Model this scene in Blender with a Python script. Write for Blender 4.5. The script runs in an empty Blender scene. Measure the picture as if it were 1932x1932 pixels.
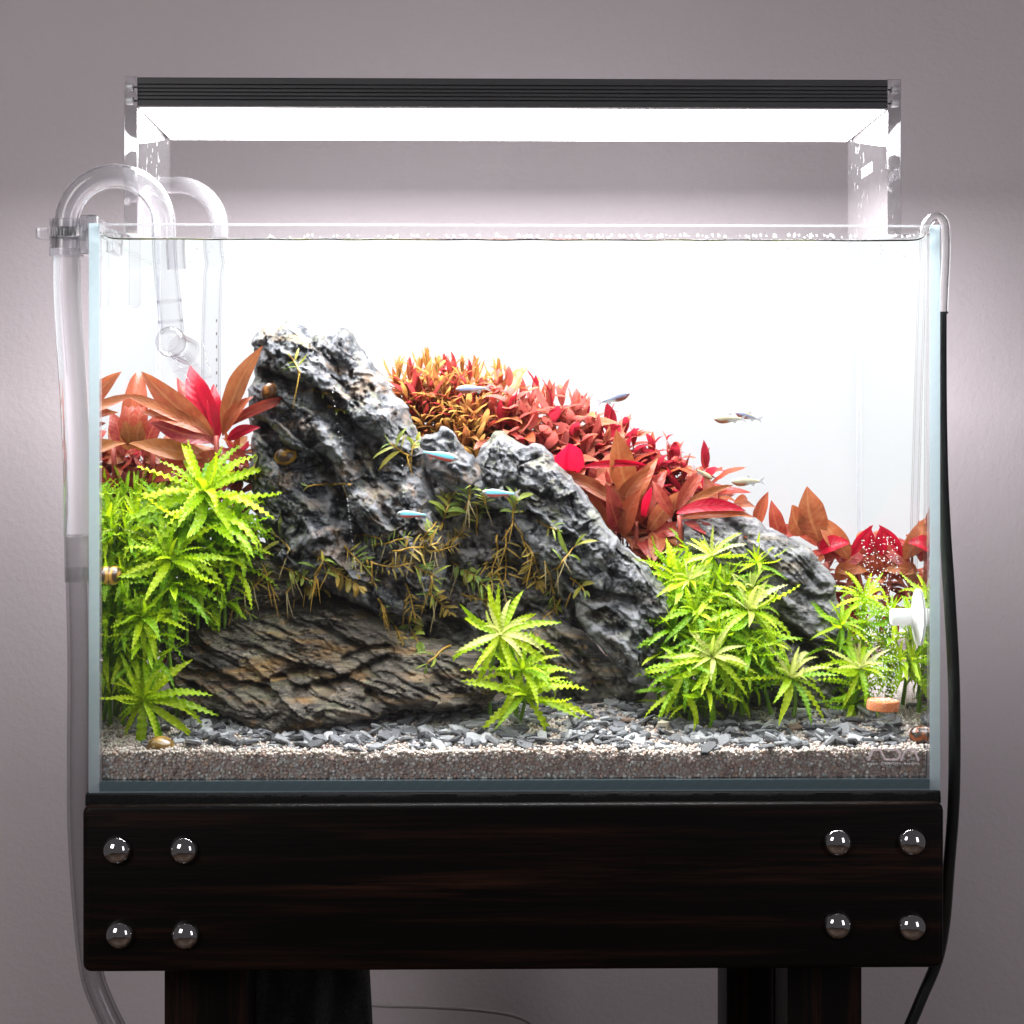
import bpy, math, random
import numpy as np
from mathutils import Vector, Matrix

rng = np.random.default_rng(7)
random.seed(7)
S = 0.01                                   # every length below is written in centimetres
scene = bpy.context.scene
col = scene.collection
PI = math.pi

# ------------------------------------------------------------------ camera
CX, CY, CZ = -2.24, -105.0, 18.54
YAW = math.radians(1.1)
F1932, YH = 3749.9, 831.8                  # focal length and horizon, in pixels of a 1932-pixel-wide picture
cam = bpy.data.cameras.new("camera")
camo = bpy.data.objects.new("camera", cam)
col.objects.link(camo)
camo.location = (CX * S, CY * S, CZ * S)
camo.rotation_euler = (PI / 2, 0, -YAW)
cam.sensor_width = 36.0
cam.sensor_fit = 'HORIZONTAL'
cam.lens = 36.0 * F1932 / 1932.0
cam.shift_y = -(966.0 - YH) / 1932.0
cam.clip_start = 0.02
cam.clip_end = 50.0
scene.camera = camo

# ------------------------------------------------------------------ world, lamps, exposure
world = bpy.data.worlds.new("World")
scene.world = world
world.use_nodes = True
wb = world.node_tree.nodes["Background"]
wb.inputs[0].default_value = (0.88, 0.82, 0.86, 1)
wb.inputs[1].default_value = 0.072

def area(name, loc, target, sx, sy, power, color):
    l = bpy.data.lights.new(name, 'AREA')
    l.shape = 'RECTANGLE'
    l.size, l.size_y = sx, sy
    l.energy = power
    l.color = color
    o = bpy.data.objects.new(name, l)
    col.objects.link(o)
    o.location = loc
    o.rotation_euler = (Vector(target) - Vector(loc)).to_track_quat('-Z', 'Y').to_euler()
    return o
area("left_fill_light", (-1.02, -1.32, 0.72), (0, 0, 0.08), 0.55, 0.7, 6.8, (1.0, 0.97, 0.96))  # added fill lamp at front left, brightens the sand and rock faces
area("right_fill_light", (1.25, -1.5, 0.42), (0, 0, 0.1), 0.45, 0.9, 3.6, (0.97, 0.94, 1.0))  # added fill lamp at front right, stands in for general room brightness
LAMP_STRENGTH = 43.0
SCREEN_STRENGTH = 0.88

scene.render.engine = 'CYCLES'
scene.view_settings.view_transform = 'Standard'
scene.view_settings.look = 'None'
scene.view_settings.exposure = 0.0
scene.view_settings.gamma = 1.0
cy = scene.cycles
cy.use_denoising = True
cy.max_bounces = 12
cy.diffuse_bounces = 4
cy.glossy_bounces = 6
cy.transmission_bounces = 10
cy.transparent_max_bounces = 32
cy.sample_clamp_indirect = 6.0
cy.caustics_refractive = True
cy.caustics_reflective = True

_f = np.array([math.sin(YAW), math.cos(YAW), 0.0])
_r = np.array([math.cos(YAW), -math.sin(YAW), 0.0])
_u = np.array([0, 0, 1.0])
CAM = np.array([CX, CY, CZ])

def P(u, v, y):
    """the point at depth y (cm behind the front glass) where the photograph shows pixel (u, v) of its 1932-pixel copy"""
    d = _f + _r * ((u - 966.0) / F1932) - _u * ((v - YH) / F1932)
    return CAM + d * ((y - CY) / d[1])

def PXCM(y):
    return (y - CY) / F1932                # centimetres per pixel at depth y

# ------------------------------------------------------------------ noise
def _h(ix, iy, s):
    n = (ix.astype(np.int64) * 374761393 + iy.astype(np.int64) * 668265263 + s * 974634877) & 0xffffffff
    n = ((n ^ (n >> 13)) * 1274126177) & 0xffffffff
    n = n ^ (n >> 16)
    return (n & 0xffffff) / float(0xffffff)

def vnoise(x, y, s=0):
    x = np.asarray(x, float); y = np.asarray(y, float)
    ix, iy = np.floor(x), np.floor(y)
    fx, fy = x - ix, y - iy
    fx = fx * fx * fx * (fx * (fx * 6 - 15) + 10)
    fy = fy * fy * fy * (fy * (fy * 6 - 15) + 10)
    a, b = _h(ix, iy, s), _h(ix + 1, iy, s)
    c, d = _h(ix, iy + 1, s), _h(ix + 1, iy + 1, s)
    return (a + (b - a) * fx) * (1 - fy) + (c + (d - c) * fx) * fy - 0.5

def fbm(x, y, o=4, s=0, g=0.5):
    t, a, f = 0, 1.0, 1.0
    for i in range(o):
        t = t + a * vnoise(x * f + 17.3 * i, y * f - 9.1 * i, s + i)
        a *= g; f *= 2.03
    return t

def worley(x, y, s=0):
    ix, iy = np.floor(x), np.floor(y)
    f1 = np.full(np.shape(x), 9.0); f2 = f1.copy()
    for dx in (-1, 0, 1):
        for dy in (-1, 0, 1):
            cx_, cy_ = ix + dx, iy + dy
            px = cx_ + _h(cx_, cy_, s); py = cy_ + _h(cx_, cy_, s + 71)
            d = np.hypot(px - x, py - y)
            f2 = np.minimum(f2, np.maximum(f1, d)); f1 = np.minimum(f1, d)
    return f1, f2

def shards(x, y, s=0, tilt=1.0, off=0.35):
    """broken planes: every cell of an uneven mosaic gets its own slope and level"""
    ix, iy = np.floor(x), np.floor(y)
    f1 = np.full(np.shape(x), 9.0); val = np.zeros(np.shape(x))
    for dx in (-1, 0, 1):
        for dy in (-1, 0, 1):
            a, b = ix + dx, iy + dy
            px = a + _h(a, b, s); py = b + _h(a, b, s + 71)
            d = np.hypot(px - x, py - y)
            v = tilt * ((x - px) * (_h(a, b, s + 5) - 0.5) * 2 + (y - py) * (_h(a, b, s + 6) - 0.5) * 2) + off * (_h(a, b, s + 7) - 0.5) * 2
            k = d < f1
            f1 = np.where(k, d, f1); val = np.where(k, v, val)
    return val

def sstep(a, b, x):
    t = np.clip((x - a) / (b - a), 0, 1)
    return t * t * (3 - 2 * t)

# ------------------------------------------------------------------ materials
def newmat(name):
    m = bpy.data.materials.new(name)
    m.use_nodes = True
    nt = m.node_tree
    nt.nodes.clear()
    out = nt.nodes.new('ShaderNodeOutputMaterial')
    return m, nt, out

def N(nt, t, ins=None, **kw):
    n = nt.nodes.new(t)
    for k, v in kw.items():
        setattr(n, k, v)
    if ins:
        for k, v in ins.items():
            if isinstance(v, bpy.types.NodeSocket):
                nt.links.new(v, n.inputs[k])
            else:
                n.inputs[k].default_value = v
    return n

def ramp(nt, fac, stops):
    r = nt.nodes.new('ShaderNodeValToRGB')
    nt.links.new(fac, r.inputs[0])
    e = r.color_ramp.elements
    while len(e) < len(stops):
        e.new(0.5)
    for i, (p, c) in enumerate(stops):
        e[i].position = p
        e[i].color = (*c, 1) if len(c) == 3 else c
    return r.outputs[0]

def mixc(nt, fac, a, b, mode='MIX'):
    n = nt.nodes.new('ShaderNodeMix')
    n.data_type = 'RGBA'; n.blend_type = mode
    for idx, v in ((0, fac), (6, a), (7, b)):
        if isinstance(v, bpy.types.NodeSocket):
            nt.links.new(v, n.inputs[idx])
        elif idx == 0:
            n.inputs[0].default_value = v
        else:
            n.inputs[idx].default_value = (*v, 1)
    return n.outputs[2]

def math_(nt, op, a, b=0.0, clamp=False):
    n = nt.nodes.new('ShaderNodeMath'); n.operation = op; n.use_clamp = clamp
    for i, v in enumerate((a, b)):
        if isinstance(v, bpy.types.NodeSocket):
            nt.links.new(v, n.inputs[i])
        else:
            n.inputs[i].default_value = v
    return n.outputs[0]

def noise(nt, vec, scale, detail=4.0, rough=0.55, dist=0.0):
    n = N(nt, 'ShaderNodeTexNoise', {'Scale': scale, 'Detail': detail, 'Roughness': rough, 'Distortion': dist})
    nt.links.new(vec, n.inputs['Vector'])
    return n.outputs['Fac']

def objco(nt, scale=(1, 1, 1), rot=(0, 0, 0)):
    t = nt.nodes.new('ShaderNodeTexCoord')
    m = N(nt, 'ShaderNodeMapping', {'Scale': scale, 'Rotation': rot})
    nt.links.new(t.outputs['Object'], m.inputs['Vector'])
    return m.outputs[0]

def bump(nt, h, strength, dist):
    b = N(nt, 'ShaderNodeBump', {'Strength': strength, 'Distance': dist, 'Height': h})
    return b.outputs[0]

def plain(name, color, rough=0.5, metal=0.0, spec=0.5, nscale=0, namp=0.15, bs=0.0, bscale=200, bdist=0.001, aniso=(1, 1, 1)):
    m, nt, out = newmat(name)
    c = color
    co = objco(nt, aniso)
    p = N(nt, 'ShaderNodeBsdfPrincipled', {'Roughness': rough, 'Metallic': metal, 'Specular IOR Level': spec})
    if nscale:
        f = noise(nt, co, nscale, 5)
        c2 = tuple(min(1, x * (1 + namp)) for x in color); c1 = tuple(x * (1 - namp) for x in color)
        nt.links.new(ramp(nt, f, [(0.3, c1), (0.7, c2)]), p.inputs['Base Color'])
    else:
        p.inputs['Base Color'].default_value = (*color, 1)
    if bs:
        nt.links.new(bump(nt, noise(nt, co, bscale, 3), bs, bdist), p.inputs['Normal'])
    nt.links.new(p.outputs[0], out.inputs[0])
    return m

def sheet_fresnel(nt, ior):
    """Fresnel reflection that is the same from both sides of a sheet"""
    g = nt.nodes.new('ShaderNodeNewGeometry')
    i = math_(nt, 'ADD', math_(nt, 'MULTIPLY', g.outputs['Backfacing'], 1.0 / ior - ior), ior)
    return N(nt, 'ShaderNodeFresnel', {'IOR': i}).outputs[0]

def thin_glass(name, ior, tint=(1, 1, 1), rough=0.0, milk=0.0, milkcol=(0.9, 0.9, 0.92), gain=1.0, specks=0.0, speckscale=300):
    """clear sheet: straight-through transmission plus Fresnel reflection (total inside a denser body), optional milkiness"""
    m, nt, out = newmat(name)
    fr = sheet_fresnel(nt, ior)
    if gain != 1.0:
        fr = math_(nt, 'MULTIPLY', fr, gain, True)
    tr = N(nt, 'ShaderNodeBsdfTransparent', {'Color': (*tint, 1)})
    gl = N(nt, 'ShaderNodeBsdfGlossy', {'Color': (1, 1, 1, 1), 'Roughness': rough})
    base = tr.outputs[0]
    if milk > 0 or specks > 0:
        df = N(nt, 'ShaderNodeBsdfDiffuse', {'Color': (*milkcol, 1)})
        tl = N(nt, 'ShaderNodeBsdfTranslucent', {'Color': (*milkcol, 1)})
        mm = N(nt, 'ShaderNodeMixShader', {0: 0.5, 1: df.outputs[0], 2: tl.outputs[0]})
        f = milk
        if specks > 0:
            co = objco(nt, (1, 1, 0.45), (0, 0.4, 0))
            a = ramp(nt, noise(nt, co, speckscale, 2, 0.4), [(0.66, (0, 0, 0)), (0.72, (1, 1, 1))])
            b = noise(nt, objco(nt), 30, 2)
            f = math_(nt, 'MULTIPLY', a, math_(nt, 'MULTIPLY', b, specks))
            f = math_(nt, 'ADD', f, milk, True)
        mx = N(nt, 'ShaderNodeMixShader', {0: f, 1: base, 2: mm.outputs[0]})
        base = mx.outputs[0]
    mx = N(nt, 'ShaderNodeMixShader', {0: fr, 1: base, 2: gl.outputs[0]})
    nt.links.new(mx.outputs[0], out.inputs[0])
    return m

def solid_glass(name, ior, tint=(1, 1, 1), rough=0.0, milk=0.0, specks=0.0):
    m, nt, out = newmat(name)
    g = N(nt, 'ShaderNodeBsdfGlass', {'Color': (*tint, 1), 'Roughness': rough, 'IOR': ior})
    sh = g.outputs[0]
    if milk or specks:
        f = milk
        if specks:
            a = ramp(nt, noise(nt, objco(nt, (1, 1, 0.5), (0.5, 0, 0)), 260, 2, 0.4), [(0.64, (0, 0, 0)), (0.71, (1, 1, 1))])
            b = ramp(nt, noise(nt, objco(nt), 25, 2), [(0.4, (0, 0, 0)), (0.65, (1, 1, 1))])
            f = math_(nt, 'ADD', math_(nt, 'MULTIPLY', a, math_(nt, 'MULTIPLY', b, specks)), milk, True)
        df = N(nt, 'ShaderNodeBsdfDiffuse', {'Color': (0.9, 0.9, 0.92, 1)})
        tl = N(nt, 'ShaderNodeBsdfTranslucent', {'Color': (0.9, 0.9, 0.92, 1)})
        mm = N(nt, 'ShaderNodeMixShader', {0: 0.5, 1: df.outputs[0], 2: tl.outputs[0]})
        sh = N(nt, 'ShaderNodeMixShader', {0: f, 1: sh, 2: mm.outputs[0]}).outputs[0]
    nt.links.new(sh, out.inputs[0])
    return m

def emit(name, color, strength, base=(0.8, 0.8, 0.8)):
    m, nt, out = newmat(name)
    p = N(nt, 'ShaderNodeBsdfPrincipled', {'Base Color': (*base, 1), 'Roughness': 0.6,
                                            'Emission Color': (*color, 1), 'Emission Strength': strength})
    nt.links.new(p.outputs[0], out.inputs[0])
    return m

def rock_mat(name, dark, mid, light, warm, warm_amt, rot, aniso=(1, 1, 3), algae=0.25, vein=0.0, patch=45.0, rough=0.5, spec=0.16):
    m, nt, out = newmat(name)
    co = objco(nt, aniso, rot)
    iso = objco(nt)
    a = noise(nt, co, patch, 7, 0.68, 0.6)
    base = ramp(nt, a, [(0.36, dark), (0.46, mid), (0.56, light), (0.72, tuple(min(1, c * 1.5) for c in light))])
    g = nt.nodes.new('ShaderNodeNewGeometry')
    edge = ramp(nt, g.outputs['Pointiness'], [(0.50, (0, 0, 0)), (0.57, (1, 1, 1))])
    scr = noise(nt, co, patch * 6, 4, 0.7)
    e2 = math_(nt, 'MULTIPLY', edge, ramp(nt, scr, [(0.35, (0, 0, 0)), (0.6, (1, 1, 1))]))
    base = mixc(nt, math_(nt, 'MULTIPLY', e2, 0.55), base, tuple(min(1, c * 1.7) for c in light))
    w = ramp(nt, noise(nt, co, patch * 0.6, 5, 0.6, 1.0), [(0.52, (0, 0, 0)), (0.66, (1, 1, 1))])
    base = mixc(nt, math_(nt, 'MULTIPLY', w, warm_amt), base, warm)
    w2 = ramp(nt, noise(nt, iso, patch * 2.7, 5, 0.7), [(0.60, (0, 0, 0)), (0.70, (1, 1, 1))])
    base = mixc(nt, math_(nt, 'MULTIPLY', w2, min(1, warm_amt + 0.15)), base, tuple(min(1, c * 1.35) for c in warm))
    if vein:
        vn = noise(nt, co, patch * 0.8, 3, 0.5, 2.0)
        v = ramp(nt, math_(nt, 'ABSOLUTE', math_(nt, 'SUBTRACT', vn, 0.5)), [(0.0, (1, 1, 1)), (0.012, (0, 0, 0))])
        base = mixc(nt, math_(nt, 'MULTIPLY', v, vein), base, (0.55, 0.47, 0.36))
    if algae:
        sx = nt.nodes.new('ShaderNodeSeparateXYZ'); nt.links.new(g.outputs['Normal'], sx.inputs[0])
        up = ramp(nt, sx.outputs[2], [(0.2, (0, 0, 0)), (0.75, (1, 1, 1))])
        an = ramp(nt, noise(nt, iso, 60, 6, 0.7), [(0.5, (0, 0, 0)), (0.66, (1, 1, 1))])
        base = mixc(nt, math_(nt, 'MULTIPLY', math_(nt, 'MULTIPLY', up, an), algae), base, (0.27, 0.28, 0.14))
    b1 = bump(nt, noise(nt, co, patch * 7, 9, 0.78), 1.0, 0.0022)
    p = N(nt, 'ShaderNodeBsdfPrincipled', {'Roughness': rough, 'Specular IOR Level': spec, 'Base Color': base, 'Normal': b1})
    nt.links.new(p.outputs[0], out.inputs[0])
    return m

def leaf_mat(name, cols, vein, trans=0.42, rough=0.32, under=None, veinamt=0.6, mott=0.35, spec=0.25):
    m, nt, out = newmat(name)
    oi = nt.nodes.new('ShaderNodeObjectInfo')
    n = len(cols)
    base = ramp(nt, oi.outputs['Random'], [(i / max(1, n - 1), c) for i, c in enumerate(cols)])
    co = objco(nt)
    f = noise(nt, co, 7, 5, 0.6)
    base = mixc(nt, math_(nt, 'MULTIPLY', ramp(nt, f, [(0.4, (0, 0, 0)), (0.7, (1, 1, 1))]), mott), base, tuple(c for c in vein))
    ac = N(nt, 'ShaderNodeAttribute', attribute_name='ac').outputs['Fac']
    al = N(nt, 'ShaderNodeAttribute', attribute_name='al').outputs['Fac']
    ab = math_(nt, 'ABSOLUTE', ac)
    mid = ramp(nt, ab, [(0.03, (1, 1, 1)), (0.16, (0, 0, 0))])
    ph = math_(nt, 'SUBTRACT', math_(nt, 'MULTIPLY', al, 60.0), math_(nt, 'MULTIPLY', ab, 9.0))
    side = ramp(nt, math_(nt, 'SINE', ph), [(0.88, (0, 0, 0)), (1.0, (0.28, 0.28, 0.28))])
    v = math_(nt, 'MULTIPLY', math_(nt, 'ADD', mid, side, True), veinamt)
    base = mixc(nt, v, base, vein)
    if under:
        g = nt.nodes.new('ShaderNodeNewGeometry')
        base = mixc(nt, g.outputs['Backfacing'], base, under)
    bp = bump(nt, math_(nt, 'ADD', math_(nt, 'MULTIPLY', math_(nt, 'SINE', ph), 0.35), f), 0.22, 0.0005)
    p = N(nt, 'ShaderNodeBsdfPrincipled', {'Roughness': rough, 'Specular IOR Level': spec, 'Base Color': base, 'Normal': bp})
    t = N(nt, 'ShaderNodeBsdfTranslucent', {'Color': base})
    mx = N(nt, 'ShaderNodeMixShader', {0: trans, 1: p.outputs[0], 2: t.outputs[0]})
    nt.links.new(mx.outputs[0], out.inputs[0])
    return m

M = {}
# ------------------------------------------------------------------ mesh building
ORG = {}

class MB:
    def __init__(self):
        self.v = []; self.f = []; self.n = 0; self.mi = []; self.att = {}
    def add(self, v, f, mi=0):
        v = np.asarray(v, float).reshape(-1, 3)
        self.v.append(v)
        o = self.n
        for q in f:
            self.f.append([i + o for i in q])
        self.mi += [mi] * len(f)
        self.n += len(v)
        return self
    def box(self, x0, x1, y0, y1, z0, z1, mi=0):
        v = [(x, y, z) for z in (z0, z1) for y in (y0, y1) for x in (x0, x1)]
        return self.add(v, [(0, 2, 3, 1), (4, 5, 7, 6), (0, 1, 5, 4), (2, 6, 7, 3), (0, 4, 6, 2), (1, 3, 7, 5)], mi)
    def tube(self, pts, r, seg=12, caps=True, mi=0):
        p = np.asarray(pts, float)
        n = len(p)
        rr = np.full(n, r) if np.isscalar(r) else np.asarray(r, float)
        t = np.gradient(p, axis=0)
        t /= np.linalg.norm(t, axis=1)[:, None] + 1e-12
        a = np.array([0, 0, 1.0]) if abs(t[0][2]) < 0.9 else np.array([1.0, 0, 0])
        nrm = np.cross(t[0], a); nrm /= np.linalg.norm(nrm)
        vs = []
        ang = np.arange(seg) * 2 * PI / seg
        for i in range(n):
            nrm = nrm - t[i] * np.dot(nrm, t[i]); nrm /= np.linalg.norm(nrm) + 1e-12
            b = np.cross(t[i], nrm)
            vs.append(p[i] + rr[i] * (np.cos(ang)[:, None] * nrm + np.sin(ang)[:, None] * b))
        v = np.concatenate(vs)
        f = []
        for i in range(n - 1):
            for k in range(seg):
                k2 = (k + 1) % seg
                f.append((i * seg + k, i * seg + k2, (i + 1) * seg + k2, (i + 1) * seg + k))
        if caps:
            f.append(tuple(range(seg - 1, -1, -1)))
            f.append(tuple((n - 1) * seg + k for k in range(seg)))
        return self.add(v, f, mi)
    def pipe(self, pts, ro, ri, seg=24, mi=0):
        """a hollow tube: outer wall, inner wall turned inwards, two end rings"""
        m = MB(); m.tube(pts, ro, seg, False); a = np.concatenate(m.v)
        m2 = MB(); m2.tube(pts, ri, seg, False); b = np.concatenate(m2.v)
        n = len(a)
        f = list(map(tuple, m.f)) + [tuple(i + n for i in reversed(q)) for q in m2.f]
        L = n - seg
        for k in range(seg):
            k2 = (k + 1) % seg
            f.append((k2, k, n + k, n + k2))
            f.append((L + k, L + k2, n + L + k2, n + L + k))
        return self.add(np.concatenate([a, b]), f, mi)
    def lathe(self, prof, c=(0, 0, 0), axis=(0, 0, 1), seg=24, mi=0):
        """prof: (radius, height) pairs turned about an axis through c"""
        ax = Vector(axis).normalized()
        q = ax.to_track_quat('Z', 'Y').to_matrix()
        ang = np.arange(seg) * 2 * PI / seg
        v = []
        for r, h in prof:
            for a in ang:
                w = q @ Vector((r * math.cos(a), r * math.sin(a), h))
                v.append((w.x + c[0], w.y + c[1], w.z + c[2]))
        f = []
        for i in range(len(prof) - 1):
            for k in range(seg):
                k2 = (k + 1) % seg
                f.append((i * seg + k, i * seg + k2, (i + 1) * seg + k2, (i + 1) * seg + k))
        if prof[0][0] > 1e-6:
            f.append(tuple(range(seg - 1, -1, -1)))
        if prof[-1][0] > 1e-6:
            f.append(tuple((len(prof) - 1) * seg + k for k in range(seg)))
        return self.add(v, f, mi)
    def prism_x(self, prof, x0, x1, mi=0):
        """closed (y, z) outline swept along x"""
        n = len(prof)
        v = [(x, y, z) for x in (x0, x1) for y, z in prof]
        f = [(i, (i + 1) % n, n + (i + 1) % n, n + i) for i in range(n)]
        f += [tuple(range(n - 1, -1, -1)), tuple(range(n, 2 * n))]
        return self.add(v, f, mi)
    def slab(self, x0, x1, z0, z1, y0, y1, r, er, mi=0, k=5):
        """a plank facing -y: rounded corners of radius r, front and back edges rounded by er"""
        def ring(ins, y):
            o = []
            for cx_, cz_, a0 in ((x1 - r, z1 - r, 0), (x0 + r, z1 - r, PI / 2), (x0 + r, z0 + r, PI), (x1 - r, z0 + r, 1.5 * PI)):
                for i in range(k + 1):
                    a = a0 + PI / 2 * i / k
                    o.append((cx_ + (r - ins) * math.cos(a), y, cz_ + (r - ins) * math.sin(a)))
            return o
        rings = []
        for i in range(5):
            a = PI / 2 * i / 4
            rings.append(ring(er * (1 - math.sin(a)), y0 + er * (1 - math.cos(a))))
        for i in range(5):
            a = PI / 2 * (1 - i / 4)
            rings.append(ring(er * (1 - math.sin(a)), y1 - er * (1 - math.cos(a))))
        n = len(rings[0])
        v = [p for rg in rings for p in rg]
        f = []
        for i in range(len(rings) - 1):
            for j in range(n):
                j2 = (j + 1) % n
                f.append((i * n + j, i * n + j2, (i + 1) * n + j2, (i + 1) * n + j))
        f.append(tuple(range(n - 1, -1, -1)))
        f.append(tuple((len(rings) - 1) * n + j for j in range(n)))
        return self.add(v, f, mi)
    def build(self, name, mats, parent=None, origin=None, smooth=False, flip=False, auto=None):
        v = np.concatenate(self.v) if self.v else np.zeros((0, 3))
        if parent is not None:
            o = ORG[parent.name]
        else:
            o = np.array(origin if origin is not None else (0, 0, 0), float)
        me = mesh_from((v - o) * S, self.f, name, flip)
        for m in (mats if isinstance(mats, (list, tuple)) else [mats]):
            me.materials.append(m)
        if any(self.mi):
            me.polygons.foreach_set('material_index', np.array(self.mi, np.int32))
        if smooth:
            me.polygons.foreach_set('use_smooth', np.ones(len(me.polygons), bool))
            if auto:
                me.set_sharp_from_angle(angle=math.radians(auto))
        ob = bpy.data.objects.new(name, me)
        col.objects.link(ob)
        if parent is not None:
            ob.parent = parent
        else:
            ob.location = tuple(o * S)
        ORG[ob.name] = o
        return ob

def mesh_from(v, faces, name, flip=False):
    me = bpy.data.meshes.new(name)
    v = np.asarray(v, np.float32)
    nf = len(faces)
    if isinstance(faces, np.ndarray):
        k = faces.shape[1]
        li = faces[:, ::-1] if flip else faces
        li = li.astype(np.int32).ravel(); ls = np.arange(nf, dtype=np.int32) * k
    else:
        if flip:
            faces = [tuple(reversed(q)) for q in faces]
        lens = np.fromiter((len(q) for q in faces), np.int32, nf)
        li = np.fromiter((i for q in faces for i in q), np.int32, int(lens.sum()))
        ls = np.concatenate([[0], np.cumsum(lens)[:-1]]).astype(np.int32)
    me.vertices.add(len(v)); me.vertices.foreach_set('co', v.ravel())
    me.loops.add(len(li)); me.loops.foreach_set('vertex_index', li)
    me.polygons.add(nf); me.polygons.foreach_set('loop_start', ls)
    me.polygons.foreach_set('use_smooth', np.zeros(nf, bool))
    me.update(calc_edges=True)
    return me

def tag(o, label=None, cat=None, group=None, kind=None):
    if label: o['label'] = label
    if cat: o['category'] = cat
    if group: o['group'] = group
    if kind: o['kind'] = kind
    return o

def thing(name, label, cat, loc=(0, 0, 0), group=None):
    o = bpy.data.objects.new(name, None)
    o.empty_display_size = 0.01
    col.objects.link(o)
    o.location = tuple(np.asarray(loc, float) * S)
    ORG[o.name] = np.asarray(loc, float)
    return tag(o, label, cat, group)

def smooth_path(pts, n=8):
    """Catmull-Rom through the points"""
    p = np.asarray(pts, float)
    p = np.vstack([2 * p[0] - p[1], p, 2 * p[-1] - p[-2]])
    out = []
    for i in range(1, len(p) - 2):
        a, b, c, d = p[i - 1], p[i], p[i + 1], p[i + 2]
        for t in np.arange(n) / n:
            out.append(0.5 * ((2 * b) + (c - a) * t + (2 * a - 5 * b + 4 * c - d) * t * t + (3 * b - a - 3 * c + d) * t ** 3))
    out.append(p[-2])
    return np.array(out)

# ================================================================== the setting: wall
def wall_material():
    m, nt, out = newmat("painted_plaster")
    co = objco(nt)
    c = ramp(nt, noise(nt, co, 3.0, 4), [(0.3, (0.765, 0.69, 0.72)), (0.7, (0.80, 0.72, 0.752))])
    h = math_(nt, 'ADD', noise(nt, co, 260, 4, 0.6), math_(nt, 'MULTIPLY', noise(nt, co, 28, 3), 1.2))
    p = N(nt, 'ShaderNodeBsdfPrincipled', {'Roughness': 0.75, 'Specular IOR Level': 0.25, 'Base Color': c,
                                            'Normal': bump(nt, h, 0.35, 0.0015)})
    nt.links.new(p.outputs[0], out.inputs[0])
    return m
M['wall'] = wall_material()
WALL_Y = 39.0
b = MB().box(-160, 160, WALL_Y, WALL_Y + 10, -110, 150)
wall = b.build('wall', M['wall']); tag(wall, 'plain mauve grey plastered wall behind the aquarium', 'wall', kind='structure')

def floor_material():
    m, nt, out = newmat('dark_floor_boards')
    co = objco(nt, (1.0, 9, 9))
    n = noise(nt, co, 1.6, 6, 0.65, 0.4)
    p = N(nt, 'ShaderNodeBsdfPrincipled', {'Roughness': 0.5, 'Base Color': ramp(nt, n, [(0.3, (0.10, 0.065, 0.045)), (0.7, (0.19, 0.13, 0.09))])})
    nt.links.new(p.outputs[0], out.inputs[0]); return m
fl = MB().box(-160, 160, -260, WALL_Y - 0.01, -77, -75.002).build('floor', floor_material()); tag(fl, 'dark floor under the stand', 'floor', kind='structure')

# ================================================================== stand
def wood_material(name, along):
    m, nt, out = newmat(name)
    sc = {'x': (1.2, 30, 30), 'z': (30, 30, 1.2)}[along]
    co = objco(nt, sc)
    fine = objco(nt, tuple(v * 3.2 for v in sc))
    n1 = noise(nt, co, 2.3, 6, 0.62, 0.35)
    n2 = noise(nt, fine, 3.0, 4, 0.7)
    st = math_(nt, 'MULTIPLY', ramp(nt, n1, [(0.46, (0, 0, 0)), (0.70, (1, 1, 1))]), ramp(nt, n2, [(0.40, (0, 0, 0)), (0.66, (1, 1, 1))]))
    c = mixc(nt, st, (0.0045, 0.0034, 0.003), (0.062, 0.023, 0.013))
    g = nt.nodes.new('ShaderNodeNewGeometry')
    worn = math_(nt, 'MULTIPLY', ramp(nt, g.outputs['Pointiness'], [(0.505, (0, 0, 0)), (0.56, (1, 1, 1))]),
                 ramp(nt, noise(nt, co, 1.1, 3), [(0.42, (0, 0, 0)), (0.62, (1, 1, 1))]))
    c = mixc(nt, worn, c, (0.13, 0.055, 0.024))
    p = N(nt, 'ShaderNodeBsdfPrincipled', {'Roughness': 0.46, 'Specular IOR Level': 0.18, 'Base Color': c,
                                            'Normal': bump(nt, n2, 0.35, 0.0006)})
    nt.links.new(p.outputs[0], out.inputs[0])
    return m
M['wood_x'] = wood_material('stained_wood', 'x')
M['wood_z'] = wood_material('stained_wood_upright', 'z')
M['chrome'] = plain('polished_steel', (0.78, 0.76, 0.78), 0.035, 1.0, nscale=400, namp=0.03)

stand = thing('aquarium_stand', 'dark stained wooden stand with four shiny domed bolts at each end of its front beam', 'stand', (0, 0, -40))
YB = -0.9
bx0, bx1 = P(155, 1680, YB)[0], P(1781.5, 1660, YB)[0]
bz1, bz0 = P(966, 1516.5, YB)[2], P(966, 1831, YB)[2]
MB().slab(bx0, bx1, bz0, bz1, YB, 3.4, 0.45, 0.28).build('front_beam', M['wood_x'], stand, smooth=True, auto=50)
MB().box(bx0 + 1.2, bx1 - 1.2, 3.45, 24.5, bz1 - 2.2, bz1 - 0.02).build('top_board', M['wood_x'], stand)
for (u, v) in ((221, 1604), (347, 1604), (226, 1763), (350, 1764), (1580, 1589), (1720, 1588), (1580, 1745), (1720, 1748)):
    c = P(u, v, YB)
    R = 0.755
    prof = [(R, 0.0), (R * 1.0, 0.06)] + [(R * math.cos(a), 0.06 + 0.56 * math.sin(a)) for a in np.linspace(0.06, PI / 2, 12)]
    prof[-1] = (0.0, prof[-1][1])
    MB().lathe(prof, (c[0], YB - 0.002, c[2]), (0, -1, 0), 40).build('dome_bolt', M['chrome'], stand, smooth=True, auto=60)
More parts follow.
